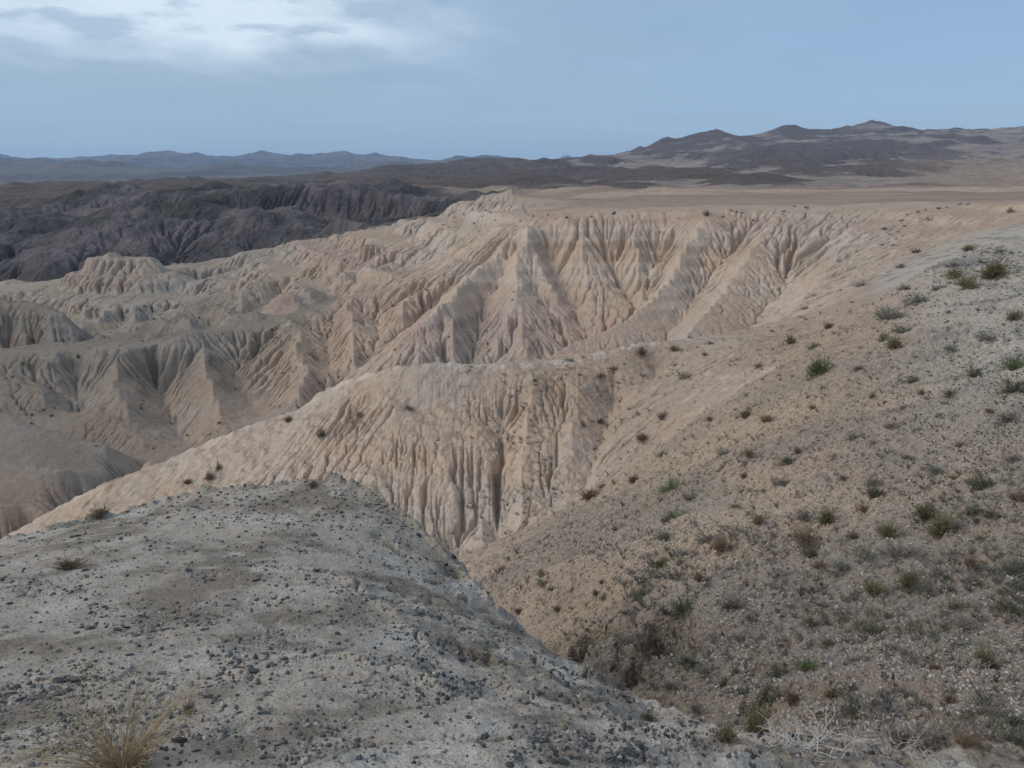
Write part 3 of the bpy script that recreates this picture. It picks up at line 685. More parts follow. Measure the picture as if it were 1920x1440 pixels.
for name, labs, mat in (('ground', (K,), M_knoll), ('hillside', (S,), M_slope), ('ridge', (M,), M_clay), ('badlands', (B,), M_clay),
                        ('canyon_cliff', (C,), M_rock), ('plain', (PLN,), M_plain), ('hills', (H,), M_far), ('mountains', (FM,), M_far)):
    grid_mesh(name, np.isin(LAB, labs), mat)
log('mesh')

# ---------------------------------------------------------------- haze: thin air around the whole land
zlo, zhi = float(z.min())-1.5, float(z.max())+3
me = bpy.data.meshes.new('haze')
bx0, bx1, by0, by1 = float(X.min())-30, float(X.max())+30, -12.0, float(Y.max())+30
vs = [(x, y, c) for x in (bx0, bx1) for y in (by0, by1) for c in (zlo, zhi)]
me.from_pydata(vs, [], [(0, 1, 3, 2), (4, 6, 7, 5), (0, 4, 5, 1), (2, 3, 7, 6), (0, 2, 6, 4), (1, 5, 7, 3)])
hz = bpy.data.objects.new('haze', me); col.objects.link(hz); hz['kind'] = 'stuff'; hz['label'] = 'thin blue evening haze over the far hills'
hm = bpy.data.materials.new('haze air'); hm.use_nodes = True; t = NT(hm.node_tree); hm.node_tree.nodes.clear()
pv = t.n('ShaderNodeVolumePrincipled', Density=HAZE, Anisotropy=0.1)
pv.inputs['Color'].default_value = (.50, .69, .98, 1)
t.l.new(pv.outputs[0], t.n('ShaderNodeOutputMaterial').inputs['Volume'])
me.materials.append(hm)

# ---------------------------------------------------------------- plant and stone materials
def leaf_mat(name, c, var=.25, rough=.8):
    m = bpy.data.materials.new(name); m.use_nodes = True; t = NT(m.node_tree); m.node_tree.nodes.clear()
    oi = t.n('ShaderNodeObjectInfo'); co = t.n('ShaderNodeTexCoord').outputs['Object']
    n = t.noise(co, 14, 3, .6)
    k = t.math('ADD', t.remap(n.outputs[0], .3, .7, 1-var, 1+var), t.remap(oi.outputs['Random'], 0, 1, -.15, .2))
    v = t.n('ShaderNodeVectorMath', _operation='SCALE', i0=c); t.set(v, 'Scale', k)
    bs = t.n('ShaderNodeBsdfPrincipled', Base__Color=v.outputs[0], Roughness=rough); bs.inputs['Specular IOR Level'].default_value = .1
    t.l.new(bs.outputs[0], t.n('ShaderNodeOutputMaterial').inputs[0])
    return m
LM = {k: leaf_mat(*v) for k, v in dict(
    green=('fresh green leaves', (.115, .165, .055)), dark=('dark green leaves', (.085, .105, .058)), sage=('grey green leaves', (.215, .235, .185)),
    olive=('olive leaves', (.22, .19, .095)), brown=('brown dry leaves', (.25, .185, .125)), grey=('grey dry leaves', (.235, .22, .205)),
    straw=('straw', (.42, .32, .20)), wood=('grey brown wood', (.19, .165, .14)), pale=('bleached wood', (.43, .40, .37)), black=('dark wood', (.05, .045, .04))).items()}

class MB:
    """collects triangles and tubes into one mesh"""
    def __init__(s): s.v = []; s.f = []; s.n = 0
    def tube(s, pts, rad, k=3):
        pts = np.asarray(pts, float); m = len(pts)
        d = np.gradient(pts, axis=0); d /= np.linalg.norm(d, axis=1)[:, None]+1e-9
        a = np.cross(d, [.3, .2, 1.0]); a /= np.linalg.norm(a, axis=1)[:, None]+1e-9; b = np.cross(d, a)
        an = np.arange(k)*2*math.pi/k
        ring = pts[:, None]+np.asarray(rad)[:, None, None]*(np.cos(an)[None, :, None]*a[:, None]+np.sin(an)[None, :, None]*b[:, None])
        s.v.append(ring.reshape(-1, 3))
        for i in range(m-1):
            for j in range(k):
                j2 = (j+1) % k; o = s.n+i*k
                s.f.append((o+j, o+j2, o+k+j2, o+k+j))
        s.n += m*k
    def leaf(s, p, d, L, w):
        d = d/(np.linalg.norm(d)+1e-9); u = np.cross(d, rs.randn(3)); u /= np.linalg.norm(u)+1e-9
        s.v.append(np.array([p-u*w*.3, p+d*L*.5+u*w*.5, p+d*L, p+d*L*.5-u*w*.5])); o = s.n
        s.f.append((o, o+1, o+2, o+3)); s.n += 4
    def mesh(s, name, mat):
        me = bpy.data.meshes.new(name); me.from_pydata(np.concatenate(s.v).tolist(), [], s.f); me.materials.append(mat); me.update()
        return me
rs = np.random.RandomState(5)
def unit(v): return v/(np.linalg.norm(v)+1e-9)
def stem_path(p, d, L, n=5, bend=.25, up_=.0):
    pts = [p]; d = unit(d)
    for i in range(n-1):
        d = unit(d+rs.randn(3)*bend+np.array([0, 0, up_])); pts.append(pts[-1]+d*L/(n-1))
    return np.array(pts)
def make_bush(style, leafc, woodc, nst=34, flat=.62, leafL=.055, nleaf=26, low=False):
    """unit bush, one metre across; returns (branch mesh, foliage mesh)"""
    wood, fol = MB(), MB()
    if low: nst, nleaf, leafL = 18, 14, leafL*1.8
    off = rs.randn(2)*.06
    for i in range(nst):
        az = rs.rand()*2*math.pi; el = math.asin(min(1, .12+.88*rs.rand()**.8))
        rr = .5*(.65+.45*rs.rand())*(1+.25*math.sin(az*2+off[0]*30)+.15*math.sin(az*3+off[1]*40))
        d = np.array([math.cos(az)*math.cos(el), math.sin(az)*math.cos(el), math.sin(el)*flat*1.5+.05])
        L = rr*(1.0 if el < 1 else .85)
        p0 = np.array([rs.randn()*.05, rs.randn()*.05, -.03])
        if style == 'tuft': d[2] += .45; L *= .95
        pth = stem_path(p0, d, L, 5, .16 if style != 'twig' else .32)
        wood.tube(pth, np.linspace(.011, .003, 5)*(1.5 if style == 'twig' else 1))
        subs = [(pth, L)]
        for q in range(2 if low else 3):
            k = rs.randint(1, 4); dd = unit(pth[k+1]-pth[k])+rs.randn(3)*.55
            sp = stem_path(pth[k], dd, L*.5, 4, .25); wood.tube(sp, np.linspace(.006, .002, 4)); subs.append((sp, L*.5))
        if style == 'twig' and rs.rand() < .6: continue
        for (sp, Ls) in subs:
            m = nleaf if sp is pth else nleaf*2//3
            for q in range(m):
                t = (.35+.65*rs.rand())*(len(sp)-1); k = min(int(t), len(sp)-2); c = sp[k]+(sp[k+1]-sp[k])*(t-k)+rs.randn(3)*.012
                dd = unit(sp[k+1]-sp[k])+rs.randn(3)*(.35 if style == 'tuft' else .7)+np.array([0, 0, .3])
                fol.leaf(c, dd, leafL*(.6+.8*rs.rand()), leafL*(.16 if style == 'tuft' else .30))
    if low:
        o = fol.n; fol.v += wood.v; fol.f += [tuple(i+o for i in f) for f in wood.f]; fol.n += wood.n
    return wood.mesh('branches', LM[woodc]), fol.mesh('foliage', LM[leafc])
def make_grass(leafc, n=240, L=1.0, spread=.42, seed_heads=True):
    a, b = MB(), MB()
    for i in range(n):
        az = rs.rand()*2*math.pi; t = rs.rand()**.7*spread
        d = np.array([math.cos(az)*t*1.6, math.sin(az)*t*1.6, 1.0])
        p0 = np.array([math.cos(az), math.sin(az), 0])*rs.rand()*.13; p0[2] = -.02
        l = L*(.35+.65*rs.rand()); pts = [p0]; d = unit(d)
        for k in range(6):
            d = unit(d+np.array([math.cos(az), math.sin(az), 0])*.10+np.array([0, 0, -.05])+rs.randn(3)*.06); pts.append(pts[-1]+d*l/6)
        a.tube(np.array(pts), np.linspace(.0042, .0012, 7))
        if seed_heads and rs.rand() < .3:
            for q in range(7):
                c = pts[-1-rs.randint(0, 3)]; b.leaf(c+rs.randn(3)*.008, unit(d)+rs.randn(3)*.5, .035, .010)
    for i in range(n):    # curled dead leaves at the foot
        az = rs.rand()*2*math.pi; d = np.array([math.cos(az), math.sin(az), .5*rs.rand()]); b.leaf(np.array([math.cos(az), math.sin(az), .1])*.16*rs.rand(), d, .16*rs.rand()+.05, .008)
    return a.mesh('stems', LM[leafc]), b.mesh('dry_leaves', LM[leafc])
def make_deadwood(n=26, woodc='pale', flat=.45):
    w_ = MB()
    def grow(p, d, L, r_, lev):
        m = 6; pts = [p]; dd = unit(d)
        for k in range(m-1):
            dd = unit(dd+rs.randn(3)*.28+np.array([0, 0, .03])); pts.append(pts[-1]+dd*L/(m-1))
        w_.tube(np.array(pts), np.linspace(r_, r_*.45, m), 4)
        if lev > 0:
            for q in range(3 if lev > 1 else 2):
                k = rs.randint(2, m); grow(pts[k], unit(pts[k]-pts[k-1])+rs.randn(3)*.6, L*.6, r_*.55, lev-1)
    for i in range(n):
        az = rs.rand()*2*math.pi; grow(np.array([rs.randn()*.06, rs.randn()*.06, -.03]), np.array([math.cos(az), math.sin(az), flat*(.2+1.4*rs.rand())]), .27+.12*rs.rand(), .0072, 2)
    return w_.mesh('branches', LM[woodc])
KIND = {   # style, leaves, wood
 'g': ('leafy', 'green', 'wood'), 'G': ('leafy', 'dark', 'wood'), 's': ('leafy', 'sage', 'wood'), 'o': ('tuft', 'olive', 'wood'),
 'b': ('tuft', 'brown', 'wood'), 'd': ('twig', 'grey', 'wood')}
MESH = {}
for k, (st, lc, wc) in KIND.items():
    big = dict(g=46, G=44, s=36, o=52, b=46, d=50)[k]
    MESH[k] = [make_bush(st, lc, wc, nst=big, flat={'o': .8, 'b': .75}.get(k, .62), leafL=.06 if st == 'tuft' else .036) for _ in range(3)]
    lo = []
    for _ in range(3):
        wm, fm = make_bush(st, lc, wc, low=True); lo.append(fm)
    MESH[k+'lo'] = lo
log('plants')

def link(o): col.objects.link(o); return o
def normal_at(x, y, e=.15):
    gx = (z_at(x+e, y)-z_at(x-e, y))/(2*e); gy = (z_at(x, y+e)-z_at(x, y-e))/(2*e)
    n = np.array([-gx, -gy, 1.0]); return n/np.linalg.norm(n)
NAMES = {'g': 'green_shrub', 'G': 'dark_green_shrub', 's': 'sage_shrub', 'o': 'olive_tuft', 'b': 'brown_tuft', 'd': 'dry_shrub'}
rnd = random.Random(3)
from mathutils import Vector, Matrix, Quaternion
def orient(x, y, lean=.6):
    n = normal_at(x, y, .2); n = unit(np.array([0, 0, 1.0])*(1-lean)+n*lean)
    q = Vector((0, 0, 1)).rotation_difference(Vector(n.tolist()))
    return q @ Quaternion((0, 0, 1), rnd.random()*6.283)
placed = []
def plant(kind, u, v, wpx, label=None, group=None, hscale=1.0):
    h = ray_hit(u, v)
    if h is None: return None
    x, y, zz_ = h
    dist = math.sqrt(x*x+y*y+zz_*zz_); wd = wpx*dist/FPX
    lo = wpx < 17
    k = rnd.randrange(3)
    if lo:
        root = bpy.data.objects.new(NAMES[kind], MESH[kind+'lo'][k])
    else:
        root = bpy.data.objects.new(NAMES[kind], None); root.empty_display_size = .1
    link(root)
    root.location = (x, y, float(z_at(x, y))-.02*wd); root.rotation_mode = 'QUATERNION'; root.rotation_quaternion = orient(x, y)
    s = wd*1.02; a_ = .82+.42*rnd.random(); root.scale = (s*a_, s*(1.9-a_)*.95, s*hscale*(.8+.35*rnd.random())*(.78 if kind in 'Gsd' else 1))
    root['category'] = 'shrub' if kind not in 'ob' else 'tuft'
    if not lo:
        for nm, me in zip(('branches', 'foliage'), MESH[kind][k]):
            c = link(bpy.data.objects.new(nm, me)); c.parent = root
    if label: root['label'] = label
    if group: root['group'] = group
    placed.append((u, v, wpx, kind, root, label, x, y))
    return root
# plants one can point at: kind, u, v, width in photo pixels, own description
LAND = [
 ('g', 1539, 698, 58, 'round bright green shrub alone high on the right slope', 'the round green shrub'),
 ('g', 1527, 652, 28, 'low flat green shrub just behind the round green one', 'the low flat green shrub'),
 ('G', 1718, 474, 22, 'dark green shrub on the tan slope below the plateau rim, near its right end', 'the dark rim shrub'),
 ('o', 1865, 522, 62, 'wide brown-olive grass clump at the top of the grey gravel patch', 'the wide brown clump'),
 ('G', 1902, 735, 52, 'dark green shrub cut by the right edge, high on the slope', 'the upper edge shrub'),
 ('b', 1405, 856, 36, 'fan-shaped brown grass tuft on bare tan soil of the right slope', 'the brown fan tuft'),
 ('s', 1603, 822, 40, 'grey-green cushion shrub above the cracked yellowish soil patch', 'the grey cushion shrub'),
 ('g', 1258, 918, 42, 'green shrub topmost of three loose green ones on the spur line', 'the three green shrubs'),
 ('g', 1292, 938, 34, 'pale green shrub rightmost of three loose green ones on the spur', None),
 ('g', 1265, 970, 42, 'elongated green shrub lowest of three loose green ones on the spur', None),
 ('o', 1423, 984, 36, 'yellow-green bush beside a dark dry twig bush, middle of the slope', 'the yellow-green bush'),
 ('d', 1329, 1015, 64, 'large tangled grey dry bush where the slope steepens, above the hollows', 'the large tangled bush'),
 ('b', 1513, 1030, 60, 'pinkish tan dry bush with a dark shaded foot', 'the pinkish dry bush'),
 ('o', 1552, 985, 46, 'olive bush directly above the pinkish tan dry bush', None),
 ('d', 1687, 1045, 80, 'sprawling dry bush with pale bare roots and dark heart', 'the sprawling rooted bush'),
 ('o', 1665, 1008, 50, 'olive grass clump growing behind the sprawling rooted bush', None),
 ('o', 1739, 975, 60, 'large pale olive bush to the upper right of the sprawling rooted bush', 'the pale olive bush'),
 ('G', 1829, 965, 38, 'compact dark green shrub with a brown tuft against its right side', 'the compact dark shrub'),
 ('G', 1897, 1078, 56, 'dark green spreading shrub at the right edge, above the cracked clay', 'the right edge shrub'),
 ('d', 1375, 1140, 72, 'big dry bush with a fuzzy brown top and black foot', 'the fuzzy brown bush'),
 ('g', 1282, 1145, 54, 'drooping green shrub above the right earth hollow', 'the drooping green shrub'),
 ('s', 1174, 1205, 44, 'blue-grey shrub standing between the two earth hollows', 'the blue-grey shrub'),
 ('s', 1174, 1152, 32, 'blue-grey shrub right above the one between the hollows', None),
 ('s', 1198, 1118, 40, 'blue-grey shrub uppermost of the row above the hollows', None),
 ('s', 1019, 1098, 38, 'whitish green shrub low on the tan slope beside the knoll', 'the whitish green shrub'),
 ('g', 1016, 1078, 26, 'small green shrub touching the top of the whitish green one', None),
 ('G', 1642, 1188, 66, 'wide dark green shrub with pale fallen twigs across its top', 'the wide dark shrub'),
 ('G', 1891, 1150, 58, 'bushy dark green shrub beside the pale cracked clay knob', 'the clay knob shrub'),
 ('G', 1794, 1142, 36, 'narrow dark shrub on the left side of the cracked clay knob', None),
 ('o', 1639, 1115, 48, 'rusty olive tuft in loose grey gravel', 'the rusty olive tuft'),
 ('G', 1454, 1270, 58, 'dark green shrub overhanging the small black hollow', 'the overhanging shrub'),
 ('b', 1752, 1256, 26, 'small reddish brown tuft at the foot of the red clay bank', 'the reddish tuft'),
 ('o', 1849, 1250, 56, 'olive shrub near the right edge below the red clay bank', 'the lower olive shrub'),
 ('s', 1279, 1248, 48, 'dark grey-green shrub right of the right earth hollow', 'the dark grey shrub'),
 ('o', 1422, 1374, 70, 'yellowish olive grass bush in the gully head left of bleached twigs', 'the gully head bush'),
 ('o', 1362, 1392, 56, 'brown-olive grass bush in the gully bottom by the pale gravel', 'the gully bottom grass'),
 ('d', 1700, 1306, 48, 'grey dry twig bush on pale gravel below the red clay bank', None),
 ('G', 604, 818, 36, 'lone dark shrub on the left shoulder of the middle ridge', 'the lone shoulder shrub'),
 ('b', 1108, 935, 46, 'pale brown feathery tuft at the bottom of the gullied bowl', 'the feathery tuft'),
 ('b', 588, 915, 26, 'olive-brown tuft on the crest of the pale knoll', None),
 ('b', 187, 972, 44, 'brown grass tuft at the left end of the knoll crest', None),
 ('b', 355, 1338, 32, 'small brown tuft among stones, upper right of the straw grass', None),
]
for L in LAND: plant(L[0], L[1], L[2], L[3], L[4], hscale=1.15 if L[0] in 'ob' else 1)
MORE = """s 1616 537 24;s 1511 580 17;d 1687 502 18;d 1697 543 26;G 1842 494 17;s 1875 474 20;o 1817 470 22;s 1787 501 24;o 1790 522 30;o 1816 541 36;s 1755 545 18
s 1720 568 50;s 1671 598 50;s 1694 624 38;g 1658 639 26;o 1678 652 34;d 1610 694 26;G 1713 717 25;b 1636 748 19;G 1781 740 28;G 1829 704 36;g 1897 694 44;d 1695 766 24;d 1671 802 32;b 1439 791 32;b 1400 784 27
o 1331 791 17;b 1523 770 17;b 1729 741 20;d 1891 788 54;b 1854 774 17;d 1423 690 24;b 1482 645 26;d 1331 645 20;d 1322 668 18;b 1555 616 24;s 1361 850 34;G 1474 868 38;o 1497 852 20;d 1468 906 34;b 1395 898 17;d 1581 898 20
s 1752 886 27;G 1836 914 44;d 1900 868 26;s 1639 910 30;G 1639 933 38;b 1855 969 26;b 1910 936 34;d 1405 966 24;b 1355 1032 40;d 1381 1006 22;G 1520 1044 34;d 1510 974 38;b 1539 1065 26;s 1623 1044 48;o 1768 1002 56;d 1797 994 32
s 1578 1072 48;o 1707 1102 36;s 1726 1112 32;d 1406 1158 28;G 1523 1174 30;d 1542 1138 30;b 1552 1212 20;G 1668 1160 24;d 1807 1174 30;g 1507 1254 32;d 1584 1204 18;d 1035 1106 24;o 1046 1147 18;b 973 1149 20;d 1117 1170 18;b 1130 1094 17
s 1133 1123 20;b 1117 1119 17;s 1222 1078 28;o 1239 1062 28;s 1322 1264 28;d 1260 1290 34;d 1165 1290 28;G 1360 1286 28;d 1306 1332 32;G 1214 1348 30;d 940 1070 30;b 1490 1318 36;d 1665 1317 24;d 673 779 24;d 1125 708 22;G 1150 694 22
b 1204 664 28;b 1262 660 22;s 1283 709 30;d 1242 784 28;b 1204 826 26;d 1092 797 20;b 1125 793 17;d 1127 916 22;s 765 767 22;s 1071 678 18;s 1242 854 26;o 1156 995 17;d 1242 1013 40;G 411 879 20;b 395 899 22;b 354 908 18;o 542 791 18
b 1190 905 26;o 1310 1090 22;d 1590 1130 26;b 1620 960 22;d 1700 860 26;d 1760 780 22;b 1800 840 20;s 1850 640 30;s 1780 660 26;o 1900 600 30;d 1380 950 20;b 1600 1010 22;d 1760 1080 30;b 1820 1060 26;o 1560 1310 30;d 1600 1240 26;b 1780 1320 26;d 1860 1340 40;G 1900 1390 50;b 1820 1400 46;d 1760 1390 40"""
def far_list():
    out = []
    for q in MORE.replace('\n', ';').split(';'):
        k, u, v, w_ = q.split(); out.append((k, int(u), int(v), int(w_)))
    return out
KW = {'g': ('green', 'shrub'), 'G': ('dark green', 'shrub'), 's': ('grey-green', 'shrub'), 'o': ('olive', 'grass tuft'), 'b': ('brown', 'tuft'), 'd': ('dry grey', 'twig bush')}
seen = {}
for (k, u, v, w_) in far_list():
    nb = sorted(((math.hypot(u-L[1], (v-L[2])*1.2), L) for L in LAND if L[5]), key=lambda q: q[0])
    lab_ = None
    for dist_, L in nb[:7]:
        du, dv = u-L[1], v-L[2]
        where = 'right of' if du > abs(dv)*1.6 else 'left of' if -du > abs(dv)*1.6 else 'above' if dv < 0 and abs(dv) > 1.6*abs(du) else 'below' if dv > 0 and abs(dv) > 1.6*abs(du) else ('upper' if dv < 0 else 'lower')+(' right of' if du > 0 else ' left of')
        how = '' if dist_ > 60 else 'close '
        size = 'tiny' if w_ < 20 else 'small' if w_ < 28 else 'medium' if w_ < 40 else 'large'
        cand = '%s %s %s %s%s %s' % (size, KW[k][0], KW[k][1], how, where, L[5])
        if cand not in seen: lab_ = cand; break
    if lab_ is None: continue
    seen[lab_] = 1
    plant(k, u, v, w_*(1.35 if v > 880 and u > 1150 else 1.15), lab_, 'bushes and tufts dotted over the near slopes')
# dark dots of scrub along the plateau rim and over the badlands crests
RIM = [(1151, 404, 10), (1109, 408, 8), (1063, 409, 10), (1028, 404, 7), (999, 407, 8), (975, 417, 8), (1185, 406, 6), (1326, 406, 16), (1371, 401, 8), (1381, 404, 9), (1394, 399, 9), (1354, 409, 9), (1512, 391, 13), (1470, 397, 14), (1412, 421, 11), (1272, 413, 6), (1490, 388, 9), (1742, 413, 14), (1658, 431, 11), (1674, 461, 13), (1654, 461, 12), (1894, 400, 15), (1700, 405, 9), (1720, 400, 10), (1735, 396, 9), (1760, 393, 11), (1775, 391, 9), (1800, 385, 12), (1815, 385, 10), (1690, 415, 8), (1678, 425, 8), (1668, 440, 8), (1685, 437, 8), (1695, 426, 7), (905, 410, 7), (890, 425, 7), (920, 400, 6), (930, 415, 6), (945, 408, 6), (880, 440, 6), (900, 400, 6), (870, 405, 6), (897, 432, 5), (910, 395, 5), (968, 395, 5), (985, 398, 6), (990, 404, 5), (866, 450, 5), (850, 462, 5), (830, 478, 5), (790, 498, 5)]
for (u, v, w_) in RIM:
    plant('bGd'[rnd.randrange(3)], u, v, w_*1.1, 'small dark scrub bush among the dots along the plateau rim', 'dark scrub dots along the plateau rim')
n_sc = 0
for _ in range(900):
    if n_sc >= 75: break
    u, v = rnd.uniform(0, 1000), rnd.uniform(480, 850)
    h = ray_hit(u, v)
    if h is None or not (60 < h[1] < 200): continue
    nn = normal_at(h[0], h[1], 1.2)
    if nn[2] < .80: continue
    plant('bGo'[rnd.randrange(3)], u, v, rnd.uniform(4, 8)*min(1.3, 110/h[1]+.2), 'small dark scrub bush among the dots on the left badland ridges', 'dark scrub dots on the badland ridges'); n_sc += 1
log('placed', len(placed))

# bleached dead bushes in the gully head, and the straw grass underfoot
def single(name, parts, u, v, wpx, label, cat, hs=1.0, lean=.5, group=None, wd=None):
    x, y, zz_ = ray_hit(u, v); dist = math.sqrt(x*x+y*y+zz_*zz_); s = wd or wpx*dist/FPX
    root = link(bpy.data.objects.new(name, None)); root.location = (x, y, float(z_at(x, y))-.01); root.rotation_mode = 'QUATERNION'
    root.rotation_quaternion = orient(x, y, lean); root.scale = (s, s, s*hs); root['label'] = label; root['category'] = cat
    if group: root['group'] = group
    for nm, me in parts: c = link(bpy.data.objects.new(nm, me)); c.parent = root
    return root
dw = [make_deadwood(24), make_deadwood(9, flat=1.5), make_deadwood(14, flat=.5)]
single('dead_bush', [('branches', dw[0])], 1500, 1402, 195, 'big bleached white dead bush with tangled bare twigs at gully head', 'dead bush', .8, .2)
single('dead_bush', [('branches', dw[1])], 1682, 1404, 105, 'upright bleached forked twigs right of the big white dead bush', 'dead bush', 1.2, 0)
single('dead_bush', [('branches', dw[2])], 1606, 1408, 120, 'low dead grey twigs between the two bleached dead bushes', 'dead bush', .7, .2)
single('dead_bush', [('branches', make_deadwood(12, flat=.25))], 1725, 1425, 90, 'flat bleached roots lying on dark soil at the bottom edge', 'dead bush', .5, .5)
single('dead_bush', [('branches', make_deadwood(12, flat=.2)), ('foliage', MESH['G'][1][1])], 1425, 1325, 72, 'black-hearted bush with pale roots hanging into the small hollow', 'dead bush', .7, .6)
single('dead_bush', [('branches', make_deadwood(16, flat=.4))], 1690, 1052, 78, 'pale bare twigs lying over the sprawling rooted bush', 'dead bush', .6, .6)
gs, gd = make_grass('straw', 190)
single('straw_grass', [('stems', gs), ('dry_leaves', gd)], 228, 1436, 210, 'large dry straw-coloured grass tuft with thin stalks at the lower left', 'grass tuft', .95, .2)
gs, gd = make_grass('straw', 70, 1.0, .7)
single('straw_grass', [('stems', gs), ('dry_leaves', gd)], 60, 1425, 110, 'low sparse straw tuft left of the large straw grass', 'grass tuft', .6, .2)
single('cushion_plant', [('branches', MESH['b'][0][0]), ('foliage', MESH['b'][1][1])], 128, 1066, 72, 'dark brown cushion plant alone on the pale knoll, upper left', 'cushion plant', .55, .8)

# ---------------------------------------------------------------- stones
def rock_shape(seed, sub, squash, rough=.25):
    import bmesh
    q = np.random.RandomState(seed); bm = bmesh.new(); bmesh.ops.create_icosphere(bm, subdivisions=sub, radius=.5)
    v = np.array([w.co[:] for w in bm.verts]); f = np.array([[w.index for w in fc.verts] for fc in bm.faces]); bm.free()
    for _ in range(7):     # chop with a few planes: angular, broken faces
        n = unit(q.randn(3)); c = .26+.2*q.rand(); dd = v@n; v = v-np.clip(dd-c, 0, None)[:, None]*n
    v = v*(1+rough*.3*q.randn(len(v), 1)); v = v*np.array([1, .55+.4*q.rand(), squash])
    return v, f
M_stone = bpy.data.materials.new('dark slate stones'); M_stone.use_nodes = True
_t = NT(M_stone.node_tree); M_stone.node_tree.nodes.clear()
_a = _t.n('ShaderNodeAttribute', _attribute_name='albedo'); _n = _t.noise(_t.n('ShaderNodeTexCoord').outputs['Object'], 60, 4, .6)
_v = _t.n('ShaderNodeVectorMath', _operation='SCALE', i0=_a.outputs['Color']); _t.set(_v, 'Scale', _t.remap(_n.outputs[0], .3, .7, .75, 1.25))
_b = _t.n('ShaderNodeBsdfPrincipled', Base__Color=_v.outputs[0], Roughness=.75); _b.inputs['Specular IOR Level'].default_value = .3
_t.l.new(_b.outputs[0], _t.n('ShaderNodeOutputMaterial').inputs[0])
def set_col(me, c):
    at = me.attributes.new('albedo', 'FLOAT_COLOR', 'POINT'); a = np.ones((len(me.vertices), 4), np.float32); a[:, :3] = c; at.data.foreach_set('color', a.ravel())
STONE_COL = [(.045, .05, .055), (.06, .062, .065), (.08, .082, .085), (.10, .10, .10), (.05, .06, .06), (.11, .085, .07), (.13, .125, .12), (.30, .28, .25)]
rock_me = []
for i in range(12):
    v, f = rock_shape(100+i, 2, .20+.25*rs.rand()); me = bpy.data.meshes.new('stone'); me.from_pydata(v.tolist(), [], f.tolist()); me.materials.append(M_stone)
    set_col(me, STONE_COL[i % 8]); rock_me.append(me)
def scatter_points(n, u0, u1, v0, v1, test, seed, ymax=60):
    """points of ground spread evenly over the picture's ground, kept where test(x, y) says so"""
    q = np.random.RandomState(seed); out = []
    D = 1.0*np.exp(np.linspace(0, math.log(ymax), 700))
    while len(out) < n:
        u = q.uniform(u0, u1, 4000); v = q.uniform(v0, v1, 4000)
        a = (u-960)/FPX; b = (720-v)/FPX; yw = math.cos(PITCH)+b*math.sin(PITCH); zw = -math.sin(PITCH)+b*math.cos(PITCH)
        xx = (a/yw)[:, None]*D[None]; zr = (zw/yw)[:, None]*D[None]; yy = np.broadcast_to(D[None], xx.shape)
        zt = z_at(xx, yy); hit = zt >= zr; k = hit.argmax(1); ok = hit.any(1)
        x = xx[np.arange(len(u)), k]; y = D[k]; x, y = x[ok], y[ok]
        y = y+q.uniform(-.5, .5, len(y))*y*math.log(ymax)/700
        keep = test(x, y, q); out += list(zip(x[keep], y[keep]))
        if len(out) == 0 and q.rand() < .01: break
    return np.array(out[:n])
def reg_at(x, y):
    i, j = to_ij(x, y, D1); return LAB[np.clip(np.round(i).astype(int), 0, NI-2), np.clip(np.round(j).astype(int), 0, NJ-2)]
def knoll_test(x, y, q):
    d = smooth(fbm(x, y, .55, 4, .6, seed=201), -.2, .35)*.88+.12
    d = np.maximum(d, smooth(y, 5.6, 6.8)*.95)
    return (reg_at(x, y) == K) & (q.rand(len(x)) < d)
pts = scatter_points(285, -60, 1500, 930, 1440, lambda x, y, q: knoll_test(x, y, q) & (q.rand(len(x)) < np.clip(6/y**1.3, 0, 1)), 301)
SLAND = [(228, 1400, 'the straw grass'), (128, 1066, 'the dark cushion plant'), (588, 913, 'the crest tuft'), (187, 970, 'the brown grass at the crest end'), (355, 1338, 'the small brown tuft'),
         (1422, 1370, 'the gully head bush'), (1508, 1385, 'the big bleached dead bush'), (838, 1060, 'the overhanging lip of the knoll'), (1150, 1345, 'the notch where knoll and gully meet')]
COLN = ['black', 'blackish', 'dark grey', 'grey', 'dark greenish', 'dark brown', 'brownish grey', 'pale']
def pix(x, y, zz_):
    yc = y*math.cos(PITCH)-zz_*math.sin(PITCH); zc = y*math.sin(PITCH)+zz_*math.cos(PITCH); return 960+FPX*x/yc, 720-FPX*zc/yc
items = []
for i in range(len(pts)):
    x, y = map(float, pts[i]); s = .018+.036*rnd.random()**2.2+.004*y*rnd.random(); items.append((s/(y+.5), s, x, y, rnd.randrange(12)))
items.sort(reverse=True)
used_lab = set()
